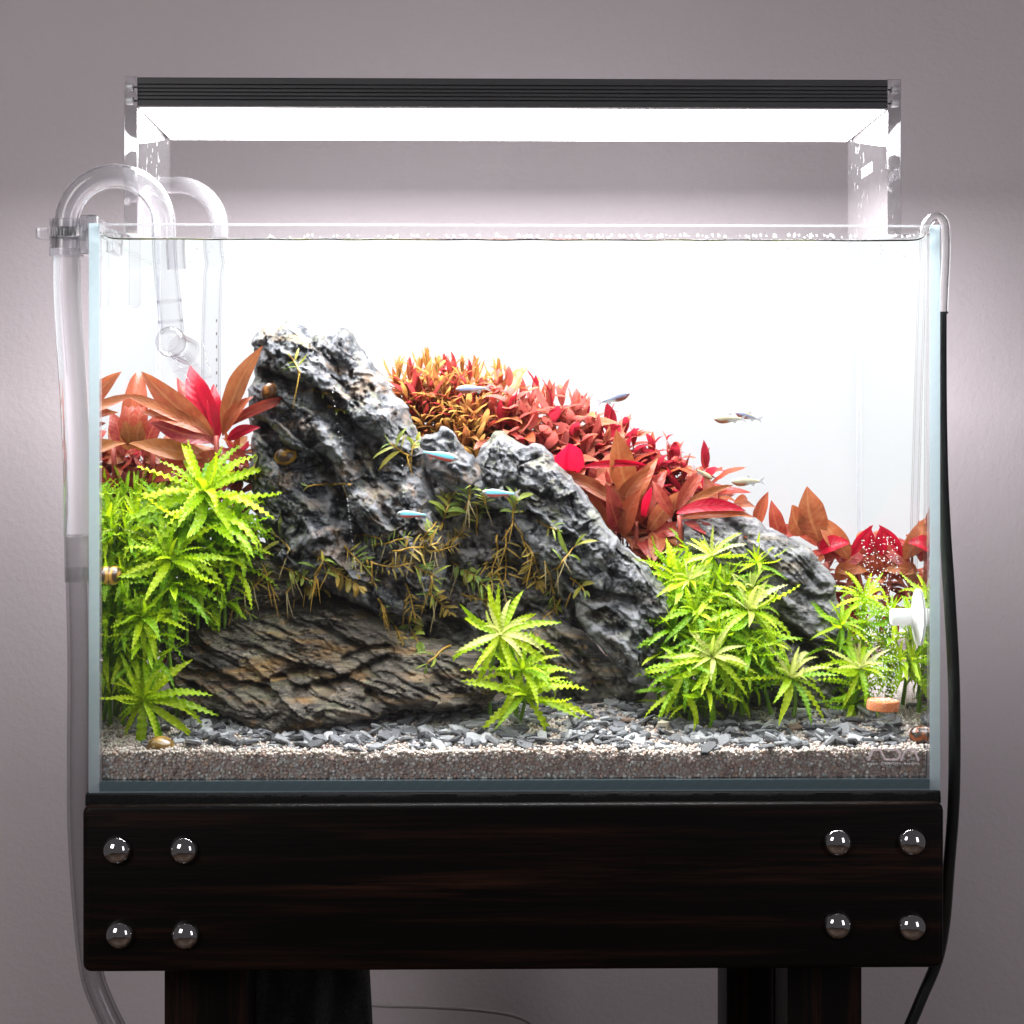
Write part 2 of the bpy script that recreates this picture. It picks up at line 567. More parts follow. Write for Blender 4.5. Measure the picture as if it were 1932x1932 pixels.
def leg(u0, u1, y0, y1, ztop=None):
    x0, x1 = P(u0, 1870, y0)[0], P(u1, 1870, y0)[0]
    MB().slab(x0, x1, -75, (bz0 + 3.5) if ztop is None else ztop, y0, y1, 0.12, 0.1).build('leg', M['wood_z'], stand, smooth=True, auto=50)
leg(310, 467, 3.5, 8.0, bz1 - 2.3)
leg(469, 505, 14.0, 18.5, bz1 - 2.3)
leg(1486, 1626, 3.5, 8.0, bz1 - 2.3)
leg(1371, 1456, 13.5, 18.0, bz1 - 2.3)
leg(1458, 1487, 10.0, 11.2, bz1 - 2.3)

# foam mat between the stand and the glass
def foam_material():
    m, nt, out = newmat('black_foam')
    co = objco(nt)
    h = noise(nt, co, 900, 4, 0.7)
    p = N(nt, 'ShaderNodeBsdfPrincipled', {'Roughness': 0.85, 'Specular IOR Level': 0.25, 'Base Color': ramp(nt, h, [(0.3, (0.008, 0.008, 0.009)), (0.75, (0.028, 0.028, 0.03))]),
                                            'Normal': bump(nt, h, 0.7, 0.001)})
    nt.links.new(p.outputs[0], out.inputs[0])
    return m
M['foam'] = foam_material()
mx0, mx1 = P(161, 1500, -0.35)[0], P(1775, 1500, -0.35)[0]
mat_ = MB()
nx = 160
prof_n = [(-0.62, 0.02), (-0.45, -0.03), (-0.2, 0.0), (-0.05, 0.05), (-0.004, 0.16)]
vs, fs = [], []
for i in range(nx + 1):
    x = mx0 + (mx1 - mx0) * i / nx
    for j, (z, dy) in enumerate(prof_n):
        wob = 0.035 * fbm(np.array([x * 1.7]), np.array([j * 1.3]), 3, 5)[0]
        vs.append((x, -0.35 + dy + wob, z + (0.012 * fbm(np.array([x * 3.0]), np.array([9.0]), 2, 8)[0] if j == 4 else 0)))
    vs.append((x, 20.5, -0.004)); vs.append((x, 20.5, -0.62))
k = len(prof_n) + 2
for i in range(nx):
    for j in range(k):
        j2 = (j + 1) % k
        fs.append((i * k + j, (i + 1) * k + j, (i + 1) * k + j2, i * k + j2))
fs.append(tuple(range(k))); fs.append(tuple(nx * k + j for j in range(k - 1, -1, -1)))
mat_.add(vs, fs)
fm = mat_.build('foam_mat', M['foam'], origin=(0, 10, -0.62), smooth=True, auto=50)
tag(fm, 'thin black foam mat between the glass tank and the wooden beam', 'mat')

# dark cloth hanging under the stand
def cloth_material():
    m, nt, out = newmat('dark_fleece')
    co = objco(nt)
    h = math_(nt, 'ADD', noise(nt, co, 420, 5, 0.75), math_(nt, 'MULTIPLY', noise(nt, co, 60, 4), 1.5))
    p = N(nt, 'ShaderNodeBsdfPrincipled', {'Roughness': 0.95, 'Specular IOR Level': 0.1, 'Sheen Weight': 0.25, 'Base Color': ramp(nt, noise(nt, co, 300, 4), [(0.3, (0.014, 0.015, 0.016)), (0.7, (0.04, 0.042, 0.043))]),
                                            'Normal': bump(nt, h, 0.9, 0.0025)})
    nt.links.new(p.outputs[0], out.inputs[0])
    return m
M['cloth'] = cloth_material()
x0, x1, xb = P(470, 1840, 12)[0], P(684, 1835, 12)[0], P(692, 1932, 12)[0]
nu, nv = 60, 44
vs = []
for side in (0, 1):
    for j in range(nv + 1):
        t = j / nv
        z = bz0 + 1.0 - 17 * t
        right = x1 + (xb - x1) * t * 6.2 * (1 - 0.55 * t)
        for i in range(nu + 1):
            s = i / nu
            x = x0 + (right - x0) * s
            fold = 0.55 * math.sin(s * 13 - t * 5.5) + 0.3 * math.sin(s * 23 + t * 9 + 1) + 0.5 * vnoise(np.array([s * 5]), np.array([t * 7]), 3)[0]
            env = math.sin(PI * min(1, max(0, s))) ** 0.4
            y = 12 + (-0.9 + fold * 0.8) * env if side == 0 else 13.2 + fold * 0.5 * env
            vs.append((x, y, z))
W = nu + 1; O = W * (nv + 1)
fs = []
for j in range(nv):
    for i in range(nu):
        a = j * W + i
        fs.append((a, a + W, a + W + 1, a + 1)); fs.append((O + a, O + a + 1, O + a + W + 1, O + a + W))
for j in range(nv):
    for i in (0, nu):
        a = j * W + i
        fs.append((a, O + a, O + a + W, a + W) if i == 0 else (a, a + W, O + a + W, O + a))
for i in range(nu):
    fs.append((i, i + 1, O + i + 1, O + i)); a = nv * W + i; fs.append((a, O + a, O + a + 1, a + 1))
cl = MB().add(vs, fs).build('hanging_cloth', M['cloth'], origin=(x0, 12, bz0 - 16), smooth=True)
tag(cl, 'dark grey fleecy cloth hanging in folds behind the left leg of the stand', 'cloth')

# ================================================================== aquarium glass
TW, TD, TH, GT = 22.5, 20.0, 30.0, 0.55
IN = TW - GT
M['pane'] = thin_glass('clear_pane', 1.45, (0.985, 0.992, 0.99))
def edge_material(name, c, trans, rough=0.25, stripes=0.0, see=0.0):
    m, nt, out = newmat(name)
    base = None
    if stripes:
        co = objco(nt, (1, 1, 1), (0, 0.6, 0))
        w = N(nt, 'ShaderNodeTexWave', {'Scale': 55.0, 'Distortion': 2.5, 'Detail': 2.0}, bands_direction='Z')
        nt.links.new(co, w.inputs['Vector'])
        base = mixc(nt, math_(nt, 'MULTIPLY', ramp(nt, w.outputs['Fac'], [(0.80, (0, 0, 0)), (0.95, (1, 1, 1))]), stripes), c, tuple(min(1, x * 1.25 + 0.05) for x in c))
    p = N(nt, 'ShaderNodeBsdfPrincipled', {'Base Color': base if base else (*c, 1), 'Roughness': rough, 'Specular IOR Level': 0.5})
    t = N(nt, 'ShaderNodeBsdfTranslucent', {'Color': base if base else (*c, 1)})
    mx = N(nt, 'ShaderNodeMixShader', {0: trans, 1: p.outputs[0], 2: t.outputs[0]})
    if see:
        tr = N(nt, 'ShaderNodeBsdfTransparent', {'Color': (*c, 1)})
        mx = N(nt, 'ShaderNodeMixShader', {0: see, 1: mx.outputs[0], 2: tr.outputs[0]})
    nt.links.new(mx.outputs[0], out.inputs[0])
    return m
M['edge'] = edge_material('polished_glass_edge', (0.82, 0.91, 0.945), 0.65, stripes=0.15, see=0.42)
M['edge_dark'] = edge_material('deep_glass_edge', (0.20, 0.29, 0.33), 0.35, 0.12, stripes=0.15)
M['seam'] = thin_glass('silicone', 1.3, (0.86, 0.87, 0.89), 0.3, 0.15)

tank = thing('aquarium', 'rimless clear glass aquarium planted with red and green plants around dark rocks', 'aquarium', (0, 10, 0))
MB().box(-IN + 0.004, IN - 0.004, 0.0, GT, 0.604, TH - 0.07).build('front_pane', M['pane'], tank)
bp = MB().box(-IN + 0.004, IN - 0.004, TD - GT, TD, 0.604, TH).build('back_pane', M['pane'], tank)
fp = [o for o in tank.children if o.name == 'front_pane'][0]
MB().box(-IN + 0.004, IN - 0.004, 0.0, GT, TH - 0.066, TH).build('pane_edge', thin_glass('top_edge', 1.5, (0.70, 0.70, 0.72), 0.05, 0.25), fp)
for sx in (-1, 1):
    a, c = sorted((sx * TW, sx * IN))
    sp = MB().box(a, c, 0.064, TD, 0.0, TH).build('side_pane', M['pane'], tank)
    MB().box(a, c, 0.0, 0.06, 0.0, TH).build('pane_edge', M['edge'], sp)
bpn = MB().box(-IN + 0.004, IN - 0.004, 0.03, TD, 0.03, 0.60).build('bottom_pane', M['edge_dark'], tank)
MB().box(-IN + 0.004, IN - 0.004, -0.02, 0.026, 0.0, 0.085).build('pane_edge', M['edge'], bpn)
for x in (-IN + 0.09, IN - 0.09):
    MB().tube([(x, TD - GT - 0.09, z) for z in (0.7, 10, 20, 29.2)], 0.085, 10).build('silicone_seam', M['seam'], tank, smooth=True)

def ribbon(pts, w, y0, y1, mb, closed=False):
    p = np.asarray(pts, float)
    t = np.gradient(p, axis=0); t /= np.linalg.norm(t, axis=1)[:, None]
    n = np.stack([-t[:, 1], t[:, 0]], 1)
    a, c = p + n * w / 2, p - n * w / 2
    k = len(p)
    v = [(q[0], y0, q[1]) for q in a] + [(q[0], y0, q[1]) for q in c] + [(q[0], y1, q[1]) for q in a] + [(q[0], y1, q[1]) for q in c]
    f = []
    for i in range(k - 1):
        f += [(i, i + 1, k + i + 1, k + i), (2 * k + i, 3 * k + i, 3 * k + i + 1, 2 * k + i + 1),
              (i, 2 * k + i, 2 * k + i + 1, i + 1), (k + i, k + i + 1, 3 * k + i + 1, 3 * k + i)]
    f += [(0, k, 3 * k, 2 * k), (k - 1, 3 * k - 1, 4 * k - 1, 2 * k - 1)]
    mb.add(v, f)
M['print_pale'] = edge_material('etched_logo', (0.86, 0.79, 0.82), 0.72, 0.6, see=0.12)
M['print_white'] = edge_material('white_print', (0.93, 0.92, 0.94), 0.7, 0.6)
def zp(x, y):
    q = P((1780 + x / 9.66) * 1932 / 2160, (1560 + y / 9.66) * 1932 / 2160, -0.01)
    return (q[0], q[2])
def rounded(pts, r=26, n=5):
    """round the corners of a polyline given in the enlarged picture's pixels"""
    o = [np.array(pts[0], float)]
    for i in range(1, len(pts) - 1):
        a, c, d = (np.array(pts[j], float) for j in (i - 1, i, i + 1))
        e1 = c + (a - c) / np.linalg.norm(a - c) * r; e2 = c + (d - c) / np.linalg.norm(d - c) * r
        for t in np.linspace(0, 1, n):
            o.append((1 - t) ** 2 * e1 + 2 * t * (1 - t) * c + t * t * e2)
    o.append(np.array(pts[-1], float))
    return [zp(*q) for q in o]
lg = MB()
ribbon(rounded([(497, 432), (590, 208), (745, 208), (838, 408), (1090, 408), (1140, 350), (1140, 262), (1090, 206), (822, 206)]), 0.115, -0.014, -0.006, lg)
ribbon(rounded([(1165, 432), (1255, 208), (1440, 208), (1522, 432)]), 0.115, -0.014, -0.006, lg)
lg.build('logo', M['print_pale'], tank)

def lettering(txt, name, mat, parent, fit, place, extrude=0.004):
    """built-in font as a mesh; fit = (width, height) in cm; place maps (x, y, depth) of the fitted text to the world, in cm"""
    cu = bpy.data.curves.new(name, 'FONT'); cu.body = txt; cu.size = 1.0; cu.extrude = extrude; cu.offset = 0.012
    cu.space_character = 1.05
    o = bpy.data.objects.new(name, cu); col.objects.link(o)
    bpy.context.view_layer.update()
    me = bpy.data.meshes.new_from_object(o.evaluated_get(bpy.context.evaluated_depsgraph_get()))
    bpy.data.objects.remove(o); bpy.data.curves.remove(cu)
    v = np.empty(len(me.vertices) * 3, np.float32); me.vertices.foreach_get('co', v); v = v.reshape(-1, 3)
    v[:, 0] -= v[:, 0].min(); v[:, 1] -= v[:, 1].min()
    v[:, 0] *= fit[0] / v[:, 0].max(); v[:, 1] *= fit[1] / v[:, 1].max()
    w = np.array([place(*q) for q in v])
    org = ORG[parent.name]
    me.vertices.foreach_set('co', ((w - org) * S).astype(np.float32).ravel()); me.update()
    me.materials.clear(); me.materials.append(mat)
    ob = bpy.data.objects.new(name, me); col.objects.link(ob); ob.parent = parent; ORG[ob.name] = org
    return ob
lx0, lz0 = zp(470, 524); lx1, lz1 = zp(1540, 458)
lettering('aqua  DESIGN  amano', 'lettering', M['print_white'], tank, (lx1 - lx0, lz1 - lz0), lambda x, y, d: (lx0 + x, -0.012 + d * 0.5, lz0 + y))

# white backlit screen on the back glass
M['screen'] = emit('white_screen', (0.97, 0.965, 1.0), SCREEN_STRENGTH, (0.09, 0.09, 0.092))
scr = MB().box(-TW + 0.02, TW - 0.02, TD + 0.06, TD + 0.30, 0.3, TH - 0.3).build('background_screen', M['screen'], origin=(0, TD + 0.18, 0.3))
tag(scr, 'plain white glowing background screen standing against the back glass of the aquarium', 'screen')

# ================================================================== water
WZ = 29.26
def water_material(name, ior):
    m, nt, out = newmat(name)
    fr = N(nt, 'ShaderNodeFresnel', {'IOR': ior}).outputs[0]
    tr = N(nt, 'ShaderNodeBsdfTransparent', {'Color': (1, 1, 1, 1)})
    gl = N(nt, 'ShaderNodeBsdfGlossy', {'Color': (0.97, 0.985, 0.98, 1), 'Roughness': 0.0})
    mx = N(nt, 'ShaderNodeMixShader', {0: fr, 1: tr.outputs[0], 2: gl.outputs[0]})
    nt.links.new(mx.outputs[0], out.inputs[0])
    return m
M['water'] = water_material('clear_water', 1.333)
M['water_top'] = water_material('clear_water_surface', 1.06)      # lets slanting lamp light in, mirrors what grazes it
xw, y0w, y1w, zb = IN - 0.02, GT + 0.02, TD - GT - 0.02, 0.63
def graded(a, c, n=16):
    e = np.array([0, 0.03, 0.07, 0.12, 0.18, 0.26, 0.36, 0.5, 0.7, 1.0])
    return np.concatenate([a + e, np.linspace(a + 1.4, c - 1.4, n), (c - e)[::-1]])
gx, gy = graded(-xw, xw, 50), graded(y0w, y1w, 20)
GX, GY = np.meshgrid(gx, gy, indexing='ij')
dd = np.minimum.reduce([GX + xw, xw - GX]), np.minimum(GY - y0w, y1w - GY)
GZ = WZ + 0.33 * np.exp(-dd[0] / 0.22) + 0.30 * np.exp(-dd[1] / 0.2)
GZ = np.minimum(GZ, WZ + 0.42)
nxw, nyw = GX.shape
vs = np.stack([GX, GY, GZ], -1).reshape(-1, 3)
fs = [(i * nyw + j, (i + 1) * nyw + j, (i + 1) * nyw + j + 1, i * nyw + j + 1) for i in range(nxw - 1) for j in range(nyw - 1)]
GZ = GZ + 0.006 * fbm(GX * 0.7, GY * 0.7, 3, 61)
vs = np.stack([GX, GY, GZ], -1).reshape(-1, 3)
wt = MB().add(vs, fs)
M['water_front'] = thin_glass('clear_water_front', 1.2)
def skirt(idx, flip, mi=1):
    k = len(idx)
    v = [vs[i] for i in idx] + [(vs[i][0], vs[i][1], zb) for i in idx]
    f = [(i, i + 1, k + i + 1, k + i) for i in range(k - 1)]
    wt.add(v, [tuple(reversed(q)) for q in f] if flip else f, mi)
skirt([i * nyw for i in range(nxw)], True, 2)                  # front
skirt([j for j in range(nyw)], False)                          # left
skirt([(nxw - 1) * nyw + j for j in range(nyw)], True)         # right
water = wt.build('water', [M['water_top'], M['water'], M['water']], origin=(0, 10, zb), smooth=True, auto=40)
tag(water, 'clear still water filling the aquarium almost to its rim', 'water', kind='structure')

def meniscus_material():
    m, nt, out = newmat('waterline_meniscus')
    co = objco(nt)
    n = noise(nt, co, 38, 3, 0.6)
    c = ramp(nt, n, [(0.34, (0.10, 0.085, 0.085)), (0.5, (0.30, 0.29, 0.27)), (0.62, (0.42, 0.44, 0.22)), (0.72, (0.55, 0.50, 0.48))])  # dark and olive tints paint in refraction and reflections along the waterline
    tr = N(nt, 'ShaderNodeBsdfTransparent', {'Color': c}); gl = N(nt, 'ShaderNodeBsdfGlossy', {'Roughness': 0.05})
    mx = N(nt, 'ShaderNodeMixShader', {0: 0.12, 1: tr.outputs[0], 2: gl.outputs[0]})
    nt.links.new(mx.outputs[0], out.inputs[0]); return m
pm = [(-xw + 0.03, GT + 0.06, WZ + 0.34), (-xw + 0.25, GT + 0.06, WZ + 0.12), (-xw + 0.7, GT + 0.06, WZ - 0.01), (-xw + 2, GT + 0.06, WZ - 0.03)]
pm += [(x, GT + 0.06, WZ - 0.03 + 0.02 * math.sin(x * 1.7)) for x in np.linspace(-xw + 4, xw - 4, 24)]
pm += [(xw - 2, GT + 0.06, WZ - 0.03), (xw - 0.7, GT + 0.06, WZ - 0.01), (xw - 0.25, GT + 0.06, WZ + 0.12), (xw - 0.03, GT + 0.06, WZ + 0.34)]
pm = smooth_path(pm, 5)
MB().tube(pm, [0.022 + 0.022 * min(1, i / 12, (len(pm) - 1 - i) / 12) for i in range(len(pm))], 10).build('meniscus', meniscus_material(), water, smooth=True)

# ================================================================== lamp
LY0, LY1 = 5.0, 16.7
lzb = P(966, 205.5, LY0)[2]                         # underside
lzt = P(966, 148.0, LY0)[2]
lx0, lx1 = P(260, 180, LY0)[0], P(1674, 180, LY0)[0]
lex0, lex1 = P(234, 300, LY0)[0], P(1700, 300, LY0)[0]
lamp = thing('aquarium_lamp', 'long dark grey LED lamp glowing white, held over the tank by clear acrylic legs', 'lamp', (0, 11, 30))
M['alu'] = plain('anodised_grey', (0.095, 0.095, 0.10), 0.42, 0.4, nscale=300, namp=0.1, bs=0.15, bscale=1500, bdist=0.0003, aniso=(0.05, 1, 1))
H = lzt - lzb - 0.10
zt_, zb_ = lzt, lzb + 0.10
pf = [(LY0 + 0.05, zt_), (LY0, zt_ - 0.05)]
for fr_ in (0.25, 0.385, 0.515, 0.645, 0.775):
    zc = zt_ - H * fr_
    pf += [(LY0, zc + 0.045), (LY0 + 0.16, zc + 0.035), (LY0 + 0.16, zc - 0.035), (LY0, zc - 0.045)]
pf += [(LY0, zb_), (LY1, zb_)]
for fr_ in (0.775, 0.645, 0.515, 0.385, 0.25):
    zc = zt_ - H * fr_
    pf += [(LY1, zc - 0.045), (LY1 - 0.16, zc - 0.035), (LY1 - 0.16, zc + 0.035), (LY1, zc + 0.045)]
pf += [(LY1, zt_ - 0.05), (LY1 - 0.05, zt_)]
for i in range(9):                                   # cooling ribs along the top
    yy = LY1 - 1.0 - i * (LY1 - LY0 - 2) / 8
    pf += [(yy + 0.2, zt_), (yy + 0.2, zt_ - 0.25), (yy - 0.2, zt_ - 0.25), (yy - 0.2, zt_)]
MB().prism_x(pf[::-1], lx0 + 0.005, lx1 - 0.005).build('housing', M['alu'], lamp)
M['bezel'] = plain('white_plastic', (0.62, 0.60, 0.62), 0.4)
bz = MB()
bz.box(lx0 + 0.01, lx1 - 0.01, LY0 + 0.002, LY0 + 0.09, lzb, lzb + 0.097).box(lx0 + 0.01, lx1 - 0.01, LY1 - 0.09, LY1 - 0.002, lzb, lzb + 0.097)
bz.box(lx0 + 0.01, lx0 + 0.1, LY0 + 0.092, LY1 - 0.092, lzb, lzb + 0.097).box(lx1 - 0.1, lx1 - 0.01, LY0 + 0.092, LY1 - 0.092, lzb, lzb + 0.097)
bz.build('bezel', M['bezel'], lamp)
M['light'] = emit('glowing_diffuser', (1.0, 0.985, 1.0), LAMP_STRENGTH)
q = [(lx0 + 0.105, LY0 + 0.095, lzb + 0.03), (lx1 - 0.105, LY0 + 0.095, lzb + 0.03), (lx1 - 0.105, LY1 - 0.095, lzb + 0.03), (lx0 + 0.105, LY1 - 0.095, lzb + 0.03)]
MB().add(q, [(0, 3, 2, 1)]).build('light_panel', M['light'], lamp)
M['acrylic'] = solid_glass('clear_acrylic', 1.49, (0.985, 0.985, 0.995), 0.0, 0.02, 0.55)
M['acrylic2'] = thin_glass('clear_acrylic_clip', 1.4, (0.96, 0.96, 0.97), 0.05, 0.12)
M['screwsteel'] = plain('bright_steel', (0.95, 0.94, 0.96), 0.4, 0.2)
M['pin'] = plain('dark_steel', (0.05, 0.05, 0.055), 0.35, 0.8)
lamp_legs = []
for (a, c, s) in ((lex0, lx0 - 0.006, -1), (lx1 + 0.006, lex1, 1)):
    lgp = MB().slab(a, c, 30.0, lzt + 0.03, LY0 - 0.03, LY1 + 0.03, 0.05, 0.04, k=2).build('leg', M['acrylic'], lamp, smooth=True, auto=35)
    lamp_legs.append(lgp)
    for yy in (LY0 + 0.35, LY1 - 0.6):
        for fr_ in (0.27, 0.72):
            zc = lzt - (lzt - lzb) * fr_
            o_, i_ = (a, c) if s < 0 else (c, a)
            MB().lathe([(0.2, 0), (0.22, 0.04), (0.22, 0.4), (0.12, 0.42)], (o_ - s * 0.03, yy, zc), (-s, 0, 0), 16).build('screw_head', M['screwsteel'], lgp, smooth=True, auto=40)
            MB().lathe([(0.05, 0), (0.05, 0.26)], (o_ - s * 0.46, yy, zc), (-s, 0, 0), 10).build('screw_shank', M['pin'], lgp, smooth=True, auto=40)
    e0, e1 = (-TW - 0.3, c) if s < 0 else (a, TW + 0.3)
    for yy in (7.0, 13.5):
        MB().box(e0, e1, yy, yy + 1.2, 30.004, 30.33).build('rim_clip', M['acrylic2'], lamp)
# printed word on the inner face of the right leg
xr = lx1 + 0.004
pa, pb = P(1838, 397, 9.5), P(1814, 397, 12.5)
def leg_print(x, y, d):
    return (xr - 0.008 - d * 0.2, 12.4 - x, 34.05 + y)
lettering('TWINSTAR', 'lettering', M['print_white'], lamp_legs[1], (3.3, 0.62), leg_print)

# ================================================================== pipes and hoses
def tinted(name, ior, tint, dark, power=2.5, milk=0.0, gain=1.0, rough=0.0):
    """clear wall under water: faint, its rims darker where one looks through more of it"""
    m, nt, out = newmat(name)
    lw = N(nt, 'ShaderNodeLayerWeight', {'Blend': 0.5}).outputs['Facing']
    c = mixc(nt, math_(nt, 'POWER', lw, power), tint, dark)
    tr = N(nt, 'ShaderNodeBsdfTransparent', {'Color': c})
    gl = N(nt, 'ShaderNodeBsdfGlossy', {'Color': (1, 1, 1, 1), 'Roughness': rough})
    fr = math_(nt, 'MULTIPLY', sheet_fresnel(nt, ior), gain, True)
    base = tr.outputs[0]
    if milk:
        df = N(nt, 'ShaderNodeBsdfDiffuse', {'Color': (0.92, 0.92, 0.94, 1)})
        tl = N(nt, 'ShaderNodeBsdfTranslucent', {'Color': (0.92, 0.92, 0.94, 1)})
        mm = N(nt, 'ShaderNodeMixShader', {0: 0.5, 1: df.outputs[0], 2: tl.outputs[0]})
        base = N(nt, 'ShaderNodeMixShader', {0: milk, 1: base, 2: mm.outputs[0]}).outputs[0]
    mx = N(nt, 'ShaderNodeMixShader', {0: fr, 1: base, 2: gl.outputs[0]})
    nt.links.new(mx.outputs[0], out.inputs[0])
    return m
M['pipe_air'] = solid_glass('acrylic_pipe', 1.45, (0.99, 0.99, 1.0), 0.03, 0.06)
M['pipe_wet'] = tinted('acrylic_pipe_under_water', 1.12, (0.975, 0.975, 0.98), (0.60, 0.60, 0.64), 3.0, 0.0, 0.6)
M['pipe_edge'] = tinted('acrylic_rim_under_water', 1.2, (0.965, 0.96, 0.968), (0.36, 0.34, 0.37), 3.2)
M['clamp'] = solid_glass('acrylic_clamp', 1.46, (0.99, 0.99, 1.0), 0.04, 0.10)
M['hose_milky'] = solid_glass('clear_hose', 1.4, (0.985, 0.985, 1.0), 0.10, 0.14)
M['hose_grey'] = tinted('grey_clear_hose', 1.4, (0.86, 0.85, 0.86), (0.5, 0.49, 0.5), 2.0, 0.10, 1.0, 0.1)
M['rim_dark'] = plain('dark_waterline', (0.10, 0.085, 0.085), 0.4)

def pxpath(pts, y):
    return np.array([P(u, v, y if np.isscalar(y) else y[i]) for i, (u, v) in enumerate(pts)])

Y1 = 4.0
R1 = 23.2 * PXCM(Y1)
arc = [(217 - 91 * math.cos(a), 423 - 91 * math.sin(a)) for a in np.linspace(0, PI, 30)]
outflow = thing('outflow_pipe', 'thick clear acrylic pipe arching over the left rim, ending in a ball joint and nozzle', 'pipe', P(217, 423, Y1))
top_path = [(126, 470), (126, 446)] + arc + [(309, 447.5)]
MB().pipe(pxpath(top_path, Y1), R1, R1 * 0.80, 32).build('pipe_bend', M['pipe_air'], outflow, smooth=True, auto=50)
low = pxpath(smooth_path([(309, 450), (312, 500), (318, 560), (322, 600), (325, 628)], 6), Y1)
MB().pipe(low, R1 * 0.98, R1 * 0.82, 28).build('down_tube', M['pipe_wet'], outflow, smooth=True, auto=50)
cc = P(331, 505, Y1)
MB().pipe([P(330, 452, Y1), P(333, 508, Y1)], 17.5 * PXCM(Y1), 15.5 * PXCM(Y1), 28).build('inner_collar', M['pipe_edge'], outflow, smooth=True, auto=50)
MB().pipe([P(319, 566, Y1), P(319.5, 571, Y1)], R1 * 1.02, R1 * 0.97, 28).build('joint_ring', M['pipe_edge'], outflow, smooth=True, auto=50)
MB().pipe([P(321, 604, Y1), P(321.5, 609, Y1)], R1 * 1.02, R1 * 0.97, 28).build('joint_ring', M['pipe_edge'], outflow, smooth=True, auto=50)
bc = P(322, 645, Y1)
rb = 29 * PXCM(Y1)
ball = [(rb * math.sin(a), -rb * math.cos(a)) for a in np.linspace(0.02, PI - 0.02, 16)]
ball[0] = (0, ball[0][1]); ball[-1] = (0, ball[-1][1])
MB().lathe(ball, bc, (0.2, -1, 0), 28).build('ball_joint', M['pipe_edge'], outflow, smooth=True)
MB().pipe([bc + np.array([0, -rb * 0.9, 0.02]), bc + np.array([0, -rb * 0.98, 0.02])], rb * 0.72, rb * 0.62, 28).build('joint_ring', M['pipe_edge'], outflow, smooth=True, auto=50)
MB().pipe([P(338, 655, Y1), P(356, 664, Y1 + 0.8)], 25 * PXCM(Y1), 20 * PXCM(Y1), 28).build('joint_ring', M['pipe_edge'], outflow, smooth=True, auto=50)
nz = MB()
def duct(corners_a, corners_b, ya, yb, d):
    v = [tuple(P(*c, ya)) for c in corners_a] + [tuple(P(*c, ya + d)) for c in corners_a] + [tuple(P(*c, yb)) for c in corners_b] + [tuple(P(*c, yb + d)) for c in corners_b]
    f = [(0, 1, 5, 4), (2, 3, 1, 0), (4, 5, 7, 6)] if 0 else []
    # a: left,right x front,back ; b likewise
    a0, a1, a2, a3, b0, b1, b2, b3 = range(8)
    f = [(a0, b0, b1, a1), (a3, b3, b2, a2), (a0, a2, b2, b0), (a1, b1, b3, a3)]
    nz.add(v, f)
duct([(311, 672), (354, 660)], [(340, 728), (398, 711)], 3.4, 2.6, 1.5)
duct([(315, 675), (350, 665)], [(345, 723), (393, 709)], 3.5, 2.75, 1.2)
nz.build('nozzle', M['pipe_edge'], outflow)
ribs = MB()
for t in (0.33, 0.66):
    ribs.tube([P(311 + 43 * t, 672 - 12 * t, 3.38), P(340 + 58 * t, 728 - 17 * t, 2.58)], 0.035, 6)
ribs.tube([P(326, 702, 2.98), P(376, 687, 2.98)], 0.04, 6); ribs.tube([P(340, 728, 2.58), P(398, 711, 2.58)], 0.05, 6)
ribs.tube([P(352, 560, 3.6), P(372, 600, 3.2), P(398, 711, 2.6)], 0.022, 6)
ribs.build('nozzle_rib', M['pipe_edge'], outflow)

holder = thing('pipe_holder', 'clear plastic clamp with a ridged screw wheel gripping the arched pipe on the left rim', 'clamp', P(126, 448, Y1))
pc = P(126, 448, Y1)
hb = MB()
rr = 30 * PXCM(Y1)
z1, z0 = P(126, 415, Y1)[2], P(126, 484, Y1)[2]
MB().pipe([(pc[0], pc[1], z0), (pc[0], pc[1], (z0 + z1) / 2), (pc[0], pc[1], z1)], rr * 1.08, R1 * 1.04, 32).build('collar', M['clamp'], holder, smooth=True, auto=40)
wh = []
seg = 72
for i in range(seg):
    r_ = (1.02 if i % 2 else 0.95) * 1.62
    wh.append((pc[0] + r_ * math.cos(2 * PI * i / seg), pc[1] + r_ * math.sin(2 * PI * i / seg)))
zt1, zt0 = P(126, 433, Y1)[2], P(126, 450, Y1)[2]
inn = [(pc[0] + rr * 1.1 * math.cos(2 * PI * i / seg), pc[1] + rr * 1.1 * math.sin(2 * PI * i / seg)) for i in range(seg)]
v = [(x, y, zt0) for x, y in wh] + [(x, y, zt1) for x, y in wh] + [(x, y, zt0) for x, y in inn] + [(x, y, zt1) for x, y in inn]
f = []
for i in range(seg):
    j = (i + 1) % seg
    f += [(i, j, seg + j, seg + i), (2 * seg + j, 2 * seg + i, 3 * seg + i, 3 * seg + j), (seg + i, seg + j, 3 * seg + j, 3 * seg + i), (j, i, 2 * seg + i, 2 * seg + j)]
MB().add(v, f).build('screw_wheel', M['clamp'], holder)
xa = pc[0] + rr * 1.1
blk = MB()
blk.slab(xa, -TW - 0.02, P(150, 484, Y1)[2], P(150, 411, Y1)[2], 2.6, 6.2, 0.15, 0.08)
blk.slab(xa + 0.3, P(196, 411, 5)[0], TH + 0.02, P(150, 409, Y1)[2], 2.9, 5.9, 0.1, 0.06)
blk.slab(-TW + 0.72, P(200, 411, 5)[0] - 0.02, P(150, 478, Y1)[2], TH + 0.0, 2.9, 5.9, 0.1, 0.06)
blk.build('bracket', M['clamp'], holder, smooth=True, auto=40)
ta, tb = P(245, 478, 6), P(268, 581, 6)
MB().slab(ta[0], tb[0] - 0.06, tb[2], ta[2] + 0.6, 5.6, 5.85, 0.28, 0.04).build('tongue', M['pipe_edge'], holder, smooth=True, auto=40)

